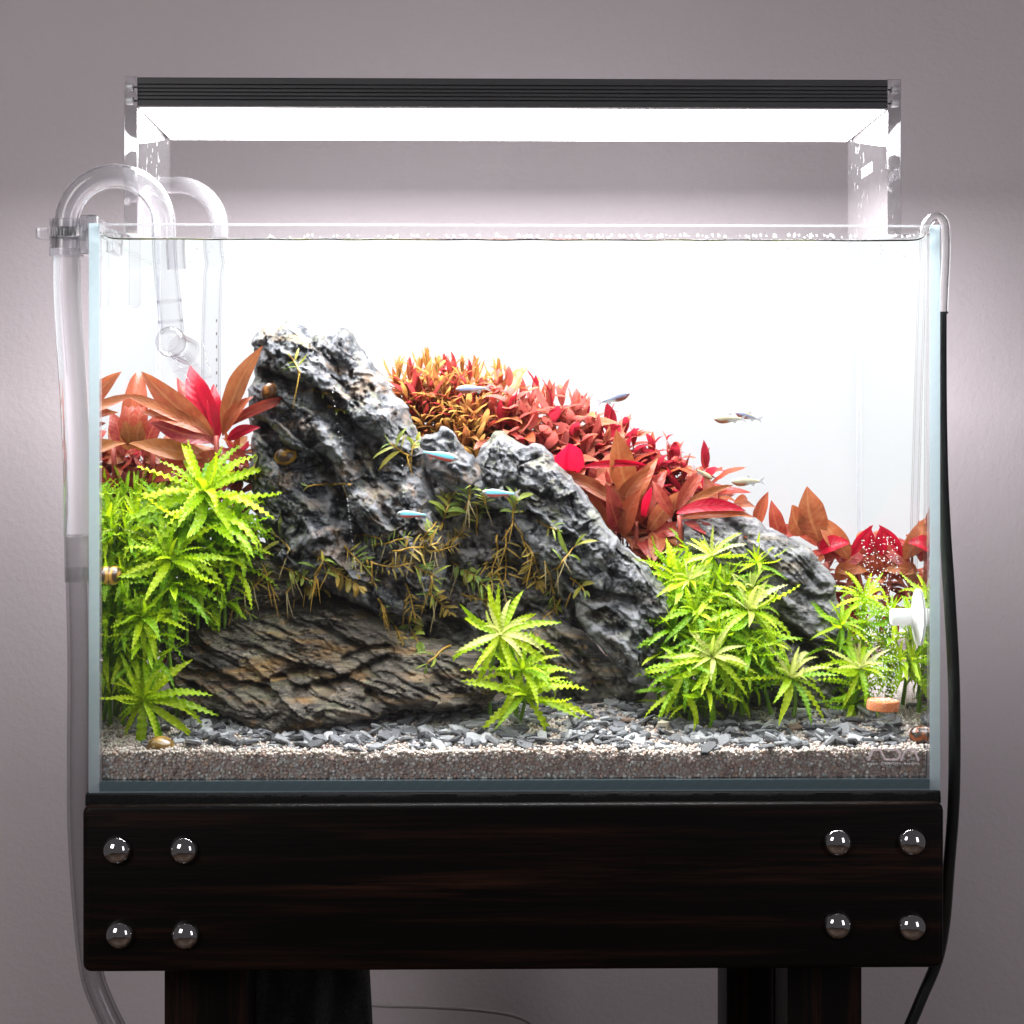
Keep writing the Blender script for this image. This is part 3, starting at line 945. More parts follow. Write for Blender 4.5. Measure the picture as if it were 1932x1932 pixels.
hose = thing('filter_hose', 'thick milky clear hose hanging outside the left glass below the clamp', 'hose', P(140, 1000, Y1))
hp = pxpath(smooth_path([(126, 470), (127, 560), (133, 660), (139, 760), (144, 860), (146, 960), (146, 1012)], 8), Y1)
MB().tube(hp, R1 * 1.1, 28).build('upper_hose', M['hose_milky'], hose, smooth=True, auto=60)
MB().pipe(pxpath([(146, 1008), (146.5, 1050), (147, 1098)], Y1 + 0.4), 24.5 * PXCM(Y1), 21.5 * PXCM(Y1), 28).build('coupling', M['hose_grey'], hose, smooth=True, auto=50)
hp = pxpath(smooth_path([(146, 1070), (150, 1250), (149, 1420), (150, 1560), (158, 1700), (172, 1830), (196, 1900), (225, 1960), (262, 2040)], 8), 5.2)
MB().pipe(hp, 22.5 * PXCM(5), 17 * PXCM(5), 26).build('lower_hose', M['hose_grey'], hose, smooth=True, auto=60)

Y2 = 15.0
R2 = 16.5 * PXCM(Y2)
intake = thing('intake_pipe', 'thinner clear pipe arching over the back rim beside the left lamp leg', 'pipe', P(400, 600, Y2))
arc = []
for a in np.linspace(0, PI, 26):
    t = (1 - math.cos(a)) / 2
    arc.append(P(414 - 158 * t, 428 - 79 * math.sin(a), Y2 + 7.5 * t))
pts = [P(414, 448, Y2)] + arc + [P(256, 520, Y2 + 7.5), P(256, 700, Y2 + 7.5)]
MB().pipe(pts, R2, R2 * 0.8, 28).build('pipe_bend', M['pipe_air'], intake, smooth=True, auto=50)
MB().pipe([P(413, 451, Y2), P(402, 520, Y2), P(398, 640, Y2), P(398, 770, Y2)], R2 * 1.1, R2 * 0.9, 26).build('strainer_tube', M['pipe_wet'], intake, smooth=True, auto=50)
for i in range(7):
    c = P(411, 606 + 24.5 * i, Y2)
    MB().box(c[0] - 0.045, c[0] + 0.03, c[1] - R2 - 0.02, c[1] - R2 + 0.05, c[2] - 0.09, c[2] + 0.09).build('slot', M['rim_dark'], intake)

# CO2 diffuser
Y3 = 3.0
dif = thing('glass_diffuser', 'bent thin glass tube with a terracotta disc at its foot in the right corner', 'diffuser', P(1666, 1350, Y3))
M['glass_tube'] = tinted('thin_glass_tube', 1.2, (0.975, 0.97, 0.975), (0.40, 0.35, 0.36), 3.0, 0.0, 1.2)
M['glass_tube_air'] = solid_glass('glass_tube_dry', 1.47, (1, 1, 1), 0.0, 0.04)
rt = 8.0 * PXCM(Y3)
wq = [(1690, 1356, 3.0), (1704, 1354, 3.0), (1713, 1347, 2.95), (1717, 1330, 2.9), (1718, 1290, 2.8), (1721, 1150, 2.35), (1728, 900, 1.75), (1737, 600, 1.1), (1743, 449, 0.98)]
wetp = smooth_path(np.array([P(*q) for q in wq]), 8)
MB().pipe(wetp, rt, rt * 0.62, 18).build('long_tube', M['glass_tube'], dif, smooth=True, auto=50)
airp = pxpath(smooth_path([(1743, 447), (1746, 428), (1756, 413), (1768, 408), (1778, 415), (1783, 432), (1784, 480), (1781, 540), (1779, 592)], 8), 0.98)
MB().pipe(airp, rt * 1.2, rt * 0.7, 18).build('bend_over_rim', M['glass_tube_air'], dif, smooth=True, auto=50)
dc = P(1666, 1330, Y3)
rd = 30.5 * PXCM(Y3)
def terracotta():
    m, nt, out = newmat('porous_ceramic')
    co = objco(nt)
    c = ramp(nt, noise(nt, co, 500, 4, 0.7), [(0.3, (0.42, 0.105, 0.035)), (0.62, (0.58, 0.19, 0.06)), (0.72, (0.75, 0.5, 0.4))])
    p = N(nt, 'ShaderNodeBsdfPrincipled', {'Roughness': 0.7, 'Base Color': c, 'Normal': bump(nt, noise(nt, co, 900, 3), 0.5, 0.0006)})
    nt.links.new(p.outputs[0], out.inputs[0]); return m
MB().lathe([(0, -0.26), (rd * 0.96, -0.26), (rd, -0.22), (rd, 0.20), (rd * 0.95, 0.26), (0, 0.26)], dc, (0.03, -0.05, 1), 40).build('ceramic_disc', terracotta(), dif, smooth=True, auto=40)
MB().lathe([(rd * 0.86, 0.62), (rd * 0.84, 0.2), (rd * 0.72, 0.06), (0.0, 0.0), (rd * 0.66, 0.09), (rd * 0.77, 0.22), (rd * 0.79, 0.62)], dc - np.array([0, 0, 0.9]), (0.02, 0, 1), 36).build('cup', M['glass_tube'], dif, smooth=True, auto=50)

M['white_silicone'] = edge_material('white_silicone', (0.86, 0.87, 0.88), 0.35, 0.35)
sc_ = thing('suction_cup', 'white silicone suction cup stuck on the inside of the right glass, holding the tube', 'suction cup', (IN, 2.6, P(1740, 1163, 3)[2]))
zc = P(1740, 1163, 3.0)[2]
MB().lathe([(0, 0), (1.52, 0.02), (1.56, 0.045), (1.3, 0.09), (0.95, 0.15), (0.66, 0.24), (0.5, 0.4), (0, 0.46)], (IN - 0.045, 2.6, zc), (-1, 0, 0), 40).build('disc', M['white_silicone'], sc_, smooth=True, auto=60)
MB().lathe([(0.44, 0.40), (0.46, 0.5), (0.47, 1.40), (0.40, 1.50), (0, 1.52)], (IN - 0.045, 2.6, zc), (-1, 0, 0), 28).build('knob', M['white_silicone'], sc_, smooth=True, auto=50)

M['black_hose'] = plain('dark_rubber_hose', (0.028, 0.031, 0.031), 0.38, 0.0, 0.4, 60, 0.2)
hy = [1, 1.2, 1.5, 1.9, 2.4, 2.8, 3.2, 3.8, 4.4, 5.5, 6.8, 8, 8, 8]
hp = pxpath([(1779, 588), (1778, 680), (1778, 800), (1780, 920), (1785, 1030), (1792, 1140), (1799, 1270), (1801, 1400), (1799, 1520), (1790, 1640), (1782, 1740), (1768, 1812), (1740, 1880), (1706, 1960)], hy)
hb_ = MB().tube(smooth_path(hp, 8), [0.20 + 0.13 * min(1, i / 36) for i in range(13 * 8 + 1)], 20).build('gas_hose', M['black_hose'], origin=P(1800, 1400, 3.4), smooth=True, auto=60)
tag(hb_, 'dark grey rubber hose hanging down outside the right glass from the glass tube', 'hose')

M['pale_cable'] = plain('pale_cable', (0.55, 0.50, 0.52), 0.5)
hp = pxpath(smooth_path([(560, 1880), (700, 1896), (800, 1900), (900, 1906), (970, 1917), (1008, 1936), (1030, 1960)], 6), 34)
cb = MB().tube(hp, 0.13, 10).build('wall_cable', M['pale_cable'], origin=P(800, 1900, 34), smooth=True)
tag(cb, 'pale cable sagging in front of the wall below the stand', 'cable')

# ================================================================== substrate
def floor_z(x, y):
    x = np.asarray(x, float); y = np.asarray(y, float)
    return 2.02 + 0.20 * np.clip(y - GT, 0, 8) + 0.30 * np.clip(y - 9, 0, 12) + 0.10 * fbm(x * 0.35, y * 0.35, 3, 40) + 0.05 * np.sin(x * 0.33 + 1)

def soil_material():
    m, nt, out = newmat('sand_and_soil')
    co = objco(nt)
    a = noise(nt, co, 700, 3, 0.6)
    c = ramp(nt, a, [(0.30, (0.34, 0.26, 0.24)), (0.5, (0.55, 0.47, 0.44)), (0.7, (0.72, 0.66, 0.64))])
    p = N(nt, 'ShaderNodeBsdfPrincipled', {'Roughness': 0.6, 'Base Color': c, 'Normal': bump(nt, a, 0.8, 0.001)})
    nt.links.new(p.outputs[0], out.inputs[0]); return m
M['soil'] = soil_material()
gx = np.linspace(-IN + 0.05, IN - 0.05, 140); gy = np.linspace(GT + 0.14, TD - GT - 0.1, 60)
GX, GY = np.meshgrid(gx, gy, indexing='ij')
GZ = floor_z(GX, GY) - 0.10
b = MB()
n0, n1 = GX.shape
vs = np.stack([GX, GY, GZ], -1).reshape(-1, 3)
b.add(vs, [(i * n1 + j, (i + 1) * n1 + j, (i + 1) * n1 + j + 1, i * n1 + j + 1) for i in range(n0 - 1) for j in range(n1 - 1)])
for idx, fl in (([i * n1 for i in range(n0)], True), ([j for j in range(n1)], False), ([(n0 - 1) * n1 + j for j in range(n1)], True), ([i * n1 + n1 - 1 for i in range(n0)], False)):
    k = len(idx)
    f = [(i, i + 1, k + i + 1, k + i) for i in range(k - 1)]
    b.add([vs[i] for i in idx] + [(vs[i][0], vs[i][1], 0.62) for i in idx], [tuple(reversed(q)) for q in f] if fl else f)
sub = b.build('substrate', M['soil'], origin=(0, 10, 0.62), smooth=True, auto=40)
tag(sub, 'bed of sand and soil sloping up to the back of the aquarium', 'ground', kind='structure')

# sand grains
def ico(sub=1):
    import bmesh
    bm = bmesh.new(); bmesh.ops.create_icosphere(bm, subdivisions=sub, radius=1.0)
    v = np.array([tuple(q.co) for q in bm.verts]); f = np.array([[w.index for w in q.verts] for q in bm.faces]); bm.free()
    return v, f
IV, IF = ico(2)
IV0, IF0 = ico(1)
def scatter(points, radii, name, mat, colors=None, base=(IV, IF), squash=(0.65, 1.0), smooth=True, jitter=0.12):
    bv, bf = base
    n = len(points); k = len(bv)
    sc = rng.uniform(squash[0], squash[1], (n, 3)) * np.asarray(radii)[:, None]
    a, bb, c = rng.uniform(0, 2 * PI, (3, n))
    Rz = np.zeros((n, 3, 3)); Rz[:, 0, 0] = np.cos(a); Rz[:, 0, 1] = -np.sin(a); Rz[:, 1, 0] = np.sin(a); Rz[:, 1, 1] = np.cos(a); Rz[:, 2, 2] = 1
    Rx = np.zeros((n, 3, 3)); Rx[:, 1, 1] = np.cos(bb); Rx[:, 1, 2] = -np.sin(bb); Rx[:, 2, 1] = np.sin(bb); Rx[:, 2, 2] = np.cos(bb); Rx[:, 0, 0] = 1
    R = np.einsum('nij,njk->nik', Rz, Rx)
    shape = bv[None] * sc[:, None, :] * (1 + rng.uniform(-jitter, jitter, (n, k, 1)))
    v = np.einsum('nij,nkj->nki', R, shape) + np.asarray(points)[:, None, :]
    f = (bf[None] + (np.arange(n) * k)[:, None, None]).reshape(-1, 3)
    me = mesh_from(v.reshape(-1, 3) * S, f, name)
    if smooth:
        me.polygons.foreach_set('use_smooth', np.ones(len(me.polygons), bool))
    if colors is not None:
        at = me.color_attributes.new('tone', 'FLOAT_COLOR', 'POINT')
        cc_ = np.ones((n, k, 4), np.float32); cc_[:, :, :3] = np.asarray(colors)[:, None, :]
        at.data.foreach_set('color', cc_.ravel())
    me.materials.append(mat)
    o = bpy.data.objects.new(name, me); col.objects.link(o)
    return o
def grain_material():
    m, nt, out = newmat('quartz_grains')
    at = N(nt, 'ShaderNodeAttribute', attribute_name='tone')
    p = N(nt, 'ShaderNodeBsdfPrincipled', {'Roughness': 0.3, 'Specular IOR Level': 0.4, 'Base Color': at.outputs['Color']})
    t = N(nt, 'ShaderNodeBsdfTranslucent', {'Color': at.outputs['Color']})
    mx = N(nt, 'ShaderNodeMixShader', {0: 0.22, 1: p.outputs[0], 2: t.outputs[0]})
    nt.links.new(mx.outputs[0], out.inputs[0]); return m
M['grain'] = grain_material()
pts, rad, cols = [], [], []
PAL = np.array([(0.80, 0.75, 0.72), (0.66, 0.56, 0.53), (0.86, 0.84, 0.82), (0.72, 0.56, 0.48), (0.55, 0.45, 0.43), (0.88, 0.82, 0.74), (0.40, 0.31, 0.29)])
def tone(n, w):
    c = PAL[rng.choice(len(PAL), n, p=w)]
    return np.clip(c * rng.uniform(0.88, 1.22, (n, 1)), 0, 0.92)
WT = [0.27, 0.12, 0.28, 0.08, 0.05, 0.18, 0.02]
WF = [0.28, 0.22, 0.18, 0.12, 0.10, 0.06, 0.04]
# against the front glass
for layer in range(3):
    xs = np.arange(-IN + 0.12, IN - 0.12, 0.20)
    zs = np.arange(0.70, 2.25, 0.175)
    X, Z = np.meshgrid(xs, zs)
    X = X + rng.uniform(-0.09, 0.09, X.shape) + 0.1 * (np.arange(X.shape[0])[:, None] % 2); Z = Z + rng.uniform(-0.08, 0.08, Z.shape)
    X, Z = X.ravel(), Z.ravel()
    k = (Z < floor_z(X, GT)) & (np.abs(X) < IN - 0.12)
    X, Z = X[k], Z[k]
    Yg = GT + 0.10 + 0.12 * layer + rng.uniform(-0.02, 0.05, len(X))
    pts.append(np.stack([X, Yg, Z], 1)); rad.append(rng.uniform(0.085, 0.145, len(X)))
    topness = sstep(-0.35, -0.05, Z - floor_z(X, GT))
    cf, ct = np.clip(tone(len(X), WF) * (1.2, 1.14, 1.12), 0, 0.93), tone(len(X), WT) * (0.85, 0.80, 0.74)  # front tone lightened where little light falls, upper tone darkened under the lamp
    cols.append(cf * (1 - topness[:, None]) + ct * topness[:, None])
# on top
nt_ = 9000
X = rng.uniform(-IN + 0.12, IN - 0.12, nt_); Yt = GT + 0.1 + 7.0 * rng.uniform(0, 1, nt_) ** 1.25
pts.append(np.stack([X, Yt, floor_z(X, Yt) - 0.03 + rng.uniform(-0.05, 0.05, nt_)], 1)); rad.append(rng.uniform(0.075, 0.135, nt_)); cols.append(tone(nt_, WT) * (0.74, 0.71, 0.68))  # top grains darkened in colour to offset the strong lamp light
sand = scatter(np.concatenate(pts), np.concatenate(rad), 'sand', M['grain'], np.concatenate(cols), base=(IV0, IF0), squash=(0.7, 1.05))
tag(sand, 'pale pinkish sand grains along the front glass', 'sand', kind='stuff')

# ================================================================== rocks
ROCKS = []

def poly_dist(px, pz, poly):
    """distance to a closed outline, inside flag and nearest outline point, for many points"""
    a = poly; b = np.roll(poly, -1, axis=0)
    best = np.full(px.shape, 1e9); nxp = np.zeros(px.shape); nzp = np.zeros(px.shape)
    ins = np.zeros(px.shape, bool)
    for (ax, az), (bx, bz) in zip(a, b):
        ex, ez = bx - ax, bz - az
        L = ex * ex + ez * ez + 1e-12
        t = np.clip(((px - ax) * ex + (pz - az) * ez) / L, 0, 1)
        qx, qz = ax + t * ex, az + t * ez
        d = (px - qx) ** 2 + (pz - qz) ** 2
        k = d < best
        best[k] = d[k]; nxp[k] = qx[k]; nzp[k] = qz[k]
        c = ((az > pz) != (bz > pz))
        with np.errstate(divide='ignore', invalid='ignore'):
            xi = ax + (pz - az) / (bz - az + 1e-15) * ex
        ins ^= c & (px < xi)
    return np.sqrt(best), ins, nxp, nzp

def line_dist(px, pz, line):
    """distance to an open polyline and which side (positive = below it in the picture)"""
    best = np.full(px.shape, 1e9); side = np.zeros(px.shape); par = np.zeros(px.shape)
    n = len(line) - 1
    for i in range(n):
        (ax, az), (bx, bz) = line[i], line[i + 1]
        ex, ez = bx - ax, bz - az
        L = ex * ex + ez * ez + 1e-12
        t = np.clip(((px - ax) * ex + (pz - az) * ez) / L, 0, 1)
        dx, dz = px - ax - t * ex, pz - az - t * ez
        d = dx * dx + dz * dz
        k = d < best
        best[k] = d[k]
        cr = ex * (pz - az) - ez * (px - ax)
        side[k] = np.where(cr < 0, 1.0, -1.0)[k] if ex >= 0 else np.where(cr > 0, 1.0, -1.0)[k]
        par[k] = (i + t[k]) / n
    return np.sqrt(best), side, par

def rock(name, label, outline, yc, T, mat, R=1.5, tilt=0.0, crev=(), ridges=(), strata=None, pits=(0.0, 0.0), rough=0.5, step=0.075, seed=1, jag=0.16, facets=0.0, sharp=0.6, grain=-0.78, fsc=(0.30, 0.62)):
    c0 = np.array([P(u, v, yc) for u, v in outline])
    base = np.stack([c0[:, 0], c0[:, 2]], 1)
    # uneven outline
    den = []
    for a, b in zip(base, np.roll(base, -1, axis=0)):
        m = max(2, int(np.hypot(*(b - a)) / 0.16))
        for t in np.arange(m) / m:
            den.append(a + (b - a) * t)
    den = np.array(den)
    # soften corners, then roughen
    for _ in range(2):
        den = (np.roll(den, 1, 0) + 2 * den + np.roll(den, -1, 0)) / 4
    den = den + jag * np.stack([fbm(den[:, 0] * 1.3, den[:, 1] * 1.3, 4, seed * 11), fbm(den[:, 0] * 1.3 + 40, den[:, 1] * 1.3, 4, seed * 11 + 5)], 1) * 2
    x0, z0 = den.min(0) - step * 2; x1, z1 = den.max(0) + step * 2
    gx = np.arange(x0, x1, step); gz = np.arange(z0, z1, step)
    X, Z = np.meshgrid(gx, gz, indexing='ij')
    d, ins, qx, qz = poly_dist(X, Z, den)
    d = np.where(ins, d, 0)
    X2 = np.where(ins, X, qx); Z2 = np.where(ins, Z, qz)
    h = np.sqrt(np.clip(1 - (1 - np.clip(d / R, 0, 1)) ** 2, 0, 1))
    fx, fz = X2, Z2
    wx = fx + 0.5 * fbm(fx * 0.5, fz * 0.5, 3, seed + 2); wz = fz + 0.5 * fbm(fx * 0.5 + 9, fz * 0.5, 3, seed + 3)
    rel = 1.3 * rough * fbm(fx * 0.32, fz * 0.32, 2, seed) + rough * 0.8 * fbm(wx * 0.9, wz * 0.9, 4, seed + 20)
    if facets:
        ca_, sa_ = math.cos(grain), math.sin(grain)
        ua, up_ = (wx * ca_ + wz * sa_), (-wx * sa_ + wz * ca_)
        rel = rel + facets * (0.55 * shards(ua * fsc[0], up_ * fsc[1], seed + 60) + 0.26 * shards(ua * fsc[0] * 2.4, up_ * fsc[1] * 2.4, seed + 61) + 0.12 * shards(ua * fsc[0] * 6.3, up_ * fsc[1] * 5.5, seed + 62))
    if strata:
        ang, freq, amp = strata
        ca, sa = math.cos(ang), math.sin(ang)
        s_along = fx * ca + fz * sa; s_per = -(-fx * sa + fz * ca)      # grows downwards
        w = s_per + 0.35 * fbm(s_along * 0.22, s_per * 0.6, 3, seed + 31)
        for q, am in ((freq, amp), (freq * 2.7, amp * 0.5), (freq * 6.1, amp * 0.22)):
            s = w * q + 0.4 * fbm(s_along * 0.3 * q ** 0.3, w * 0.5, 3, seed + 33)
            fr = s - np.floor(s)
            msk = 0.35 + 1.1 * np.clip(fbm(s_along * 0.35, w * q * 0.7, 2, seed + 36) + 0.45, 0, 1)
            rel = rel - am * msk * (fr - 0.5)                        # comes forward, then drops back under a ledge
        # elongated chips broken out along the bedding
        g1, g2 = worley(s_along * 0.55, w * 2.6, seed + 44)
        rel = rel + amp * 1.0 * np.clip(0.33 - g1, 0, 1) * 3 * (vnoise(s_along * 0.4, w * 1.1, seed + 46) > 0.02)
    sc, am = pits
    if am:
        f1, f2 = worley(wx * sc + 0.15 * fbm(fx * 3, fz * 3, 2, seed + 4), wz * sc, seed + 7)
        msk = np.clip(0.55 + 1.5 * fbm(fx * 0.3, fz * 0.3, 2, seed + 8), 0.12, 1.2)
        rel = rel + am * msk * (0.75 - np.clip(f1, 0, 0.75)) * 1.3
        f1, f2 = worley(wx * sc * 2.3, wz * sc * 2.1, seed + 9)
        rel = rel + am * 0.5 * msk * (0.75 - np.clip(f1, 0, 0.75))
        # deep scattered holes
        f1, f2 = worley(wx * sc * 0.8 + 3.3, wz * sc * 0.9, seed + 12)
        rel = rel + am * 1.5 * sstep(0.42, 0.12, f1 + 0.25 * fbm(fx * 2.5, fz * 2.5, 3, seed + 17)) * (vnoise(np.floor(wx * sc * 0.8), np.floor(wz * sc * 0.9), seed) > -0.05)
    cg, sg_ = math.cos(grain), math.sin(grain)
    ga, gp = wx * cg + wz * sg_, -wx * sg_ + wz * cg
    rg = np.abs(fbm(ga * 0.45, gp * 0.95, 4, seed + 90)); rg2 = np.abs(fbm(ga * 1.2, gp * 2.3, 3, seed + 91))
    rel = rel + sharp * (1.5 * np.minimum(rg, 0.4) + 0.55 * np.minimum(rg2, 0.4))
    rel = rel + 0.17 * fbm(fx * 4, fz * 4, 3, seed + 50) + 0.075 * fbm(fx * 11, fz * 11, 2, seed + 51)
    for line, wu, wd, dep in crev:
        q = np.array([P(u, v, yc) for u, v in line])[:, [0, 2]]
        dl, sd, pr = line_dist(fx + 0.22 * fbm(fx * 1.1, fz * 1.1, 3, seed + 13), fz + 0.22 * fbm(fx * 1.1 + 5, fz * 1.1, 3, seed + 14), q)
        fade = np.clip(np.minimum(pr, 1 - pr) * 8, 0.0, 1)
        up = np.exp(-(dl / wu) ** 2); dn = np.exp(-(dl / wd) ** 1.3)
        rel = rel + dep * fade * np.where(sd > 0, dn, up)
    for line, w_, hgt in ridges:
        q = np.array([P(u, v, yc) for u, v in line])[:, [0, 2]]
        dl, sd, pr = line_dist(fx + 0.3 * fbm(fx * 0.9, fz * 0.9, 3, seed + 15), fz, q)
        rel = rel - hgt * np.exp(-(dl / w_) ** 2)
    zm = den[:, 1].mean()
    lean = tilt * (Z2 - zm)
    edge = sstep(0, 0.30, d)
    edgeb = sstep(0, 1.2, d)
    bul = T * h * (0.85 + 0.3 * fbm(fx * 0.2, fz * 0.2, 2, seed + 70))
    YF = yc + lean - bul + rel * (0.25 * edge + 0.75 * edgeb) * np.minimum(1, 0.45 + h)
    YB_ = yc + lean + T * 0.9 * h + 0.5 * fbm(fx * 0.5, fz * 0.5, 3, seed + 80) * edgeb
    YF = np.minimum(YF, YB_ - 0.1 * h)
    YF = np.maximum(YF, 0.9); YB_ = np.minimum(YB_, TD - GT - 0.15)
    # faces: cells that touch the inside
    nx, nz = X.shape
    cell = ins[:-1, :-1] | ins[1:, :-1] | ins[:-1, 1:] | ins[1:, 1:]
    idx = np.arange(nx * nz).reshape(nx, nz)
    i, j = np.nonzero(cell)
    q = np.stack([idx[i, j], idx[i + 1, j], idx[i + 1, j + 1], idx[i, j + 1]], 1)
    used = np.unique(q)
    remap = -np.ones(nx * nz, int); remap[used] = np.arange(len(used))
    vf = np.stack([X2.ravel(), YF.ravel(), Z2.ravel()], 1)[used]
    vb = np.stack([X2.ravel(), YB_.ravel(), Z2.ravel()], 1)[used]
    n = len(used)
    qf = remap[q]
    qb = qf[:, ::-1] + n
    # the rim is shared: both sheets meet at the outline, joined by merging back vertices onto front ones there
    rimv = ~ins.ravel()[used]
    mp = np.arange(2 * n); mp[n:][rimv] = np.arange(n)[rimv]
    vb[rimv] = vf[rimv]
    faces = mp[np.concatenate([qf, qb])]
    org = np.array([den[:, 0].mean(), yc, den[:, 1].min()])
    me = mesh_from((np.concatenate([vf, vb]) - org) * S, faces, name)
    me.polygons.foreach_set('use_smooth', np.ones(len(me.polygons), bool))
    me.materials.append(mat)
    o = bpy.data.objects.new(name, me); col.objects.link(o)
    o.location = tuple(org * S)
    ORG[o.name] = org
    tag(o, label, 'rock')
    ROCKS.append((x0, z0, step, nx, nz, np.where(ins, YF, 99.0)))
    return o

def depth_at(u, v, default=9.0):
    y = default
    for _ in range(3):
        p = P(u, v, y)
        best = 99.0
        for x0, z0, st, nx, nz, YF in ROCKS:
            i = int((p[0] - x0) / st + 0.5); j = int((p[2] - z0) / st + 0.5)
            if 0 <= i < nx and 0 <= j < nz:
                best = min(best, YF[i, j])
        if best > 50:
            return None if y == default else y
        y = best
    return y

# stone colours
DK, MD, LT = (0.011, 0.0125, 0.015), (0.050, 0.055, 0.064), (0.185, 0.192, 0.207)
M['grey_stone'] = rock_mat('pitted_grey_stone', DK, MD, LT, (0.30, 0.20, 0.125), 0.55, (0, 0.75, 0), (1, 1, 1.6), 0.4, 0.0, 60)
M['spine_stone'] = rock_mat('grey_spine_stone', DK, (0.066, 0.071, 0.081), (0.235, 0.242, 0.257), (0.30, 0.23, 0.155), 0.25, (0, -0.7, 0), (1, 1, 1.8), 0.5, 0.0, 70)
M['brown_slate'] = rock_mat('brown_layered_stone', (0.008, 0.007, 0.0065), (0.031, 0.027, 0.0245), (0.112, 0.097, 0.082), (0.33, 0.18, 0.052), 0.6, (0, -0.36, 0), (1, 1, 6.5), 0.30, 0.55, 26, 0.36, 0.35)
M['slate_stone'] = rock_mat('grey_slate_stone', (0.025, 0.026, 0.029), (0.088, 0.09, 0.098), (0.22, 0.222, 0.235), (0.33, 0.26, 0.15), 0.32, (0, -0.85, 0), (1, 1, 4.5), 0.2, 0.4, 34)
M['dark_stone'] = rock_mat('dark_grey_stone', (0.008, 0.008, 0.009), (0.05, 0.049, 0.052), (0.17, 0.165, 0.165), (0.2, 0.13, 0.08), 0.25, (0, -0.4, 0), (1, 1, 2.5), 0.1, 0.0, 45)
M['tan_stone'] = rock_mat('tan_and_dark_stone', (0.01, 0.01, 0.011), (0.075, 0.073, 0.074), (0.25, 0.23, 0.205), (0.56, 0.36, 0.18), 0.9, (0, -0.8, 0), (1, 1, 4.0), 0.1, 0.0, 30)

rock('rock', 'small rounded brown stone half hidden behind the leftmost green plants, above the flat layered rock',
     [(380, 1062), (410, 1040), (450, 1024), (490, 1020), (530, 1040), (560, 1075), (570, 1120), (520, 1150), (430, 1150), (385, 1110)], 9.0, 1.6, M['brown_slate'], R=1.2,
     strata=(-0.35, 0.9, 0.2), rough=0.3, seed=21)
rock('rock', 'dark stone behind the trailing plants at the middle of the rock pile',
     [(690, 1010), (760, 960), (850, 900), (930, 930), (1010, 960), (1090, 1010), (1130, 1090), (1110, 1180), (1060, 1260), (960, 1310), (840, 1260), (740, 1210), (690, 1150), (670, 1070)], 11.6, 3.2, M['dark_stone'], R=2.2,
     crev=[([(760, 1010), (850, 1060), (950, 1150), (1010, 1230)], 0.25, 0.9, 0.9), ([(860, 960), (940, 1040), (1060, 1110)], 0.2, 0.8, 0.9), ([(780, 1120), (900, 1200)], 0.2, 0.7, 0.8)], pits=(0.9, 0.25), rough=0.8, seed=22, facets=0.6)
rock('rock', 'dark stone in the shadow between the tall rock and the flat layered rock',
     [(500, 1080), (560, 1030), (640, 1050), (720, 1060), (780, 1110), (800, 1180), (740, 1225), (640, 1200), (540, 1170), (500, 1130)], 13.0, 1.8, M['dark_stone'], R=1.5, rough=0.7, seed=26, facets=0.6)
rock('rock', 'dark stone wedged behind the knob, between the tall rock and the pointed spine',
     [(770, 880), (800, 845), (850, 850), (900, 880), (930, 920), (920, 990), (850, 1010), (790, 980), (765, 930)], 12.6, 1.6, M['dark_stone'], R=1.3, rough=0.7, seed=27, facets=0.6)
rock('rock', 'tallest grey pitted rock with a blunt peak, deep diagonal clefts and a broad foot',
     [(474, 640), (482, 618), (500, 608), (540, 605), (585, 611), (612, 621), (622, 630), (634, 620), (652, 619), (668, 634), (684, 658), (700, 688), (716, 700), (738, 735), (752, 752), (772, 782), (796, 820),
      (812, 872), (822, 930), (838, 1000), (846, 1080), (818, 1140), (760, 1156), (690, 1140), (640, 1120), (560, 1090), (508, 1050), (492, 1000), (480, 930), (464, 880), (478, 832), (462, 780), (470, 720), (478, 690)],
     11.0, 3.6, M['grey_stone'], R=1.7, tilt=0.22, pits=(0.95, 0.28), rough=0.75, seed=5, facets=1.6, step=0.06,
     crev=[([(470, 690), (505, 700), (545, 716), (600, 736), (640, 775), (690, 815), (740, 850), (800, 880)], 0.16, 1.25, 2.1),
           ([(455, 770), (500, 800), (540, 842), (590, 856), (622, 866), (640, 905), (665, 960), (690, 1005), (735, 1025)], 0.18, 1.0, 2.0),
           ([(628, 618), (622, 655), (634, 705), (662, 745), (690, 780)], 0.28, 0.34, 0.9),
           ([(660, 840), (700, 900), (745, 975), (770, 1040)], 0.2, 0.55, 0.8),
           ([(706, 700), (724, 735), (742, 770)], 0.3, 0.5, 0.8),
           ([(690, 1060), (740, 1090), (800, 1110)], 0.2, 0.6, 0.8),
           ([(500, 640), (520, 690), (560, 735)], 0.2, 0.3, 0.5)],
     ridges=[([(600, 800), (640, 850), (690, 930), (760, 1020)], 0.65, 1.1), ([(510, 740), (580, 780), (630, 820)], 0.9, 0.7), ([(520, 900), (600, 960), (650, 1040)], 1.6, 0.6), ([(560, 650), (640, 720), (740, 830)], 1.2, 0.6)])
rock('rock', 'small grey knob of rock between the tall peak and the pointed diagonal spine',
     [(792, 834), (808, 816), (834, 806), (852, 812), (872, 842), (896, 870), (920, 905), (925, 950), (890, 960), (850, 930), (818, 895), (795, 870)], 9.2, 1.5, M['grey_stone'], R=1.1,
     pits=(1.2, 0.26), rough=0.55, seed=6, facets=0.8, crev=[([(800, 880), (850, 905), (900, 930)], 0.15, 0.5, 0.5)])
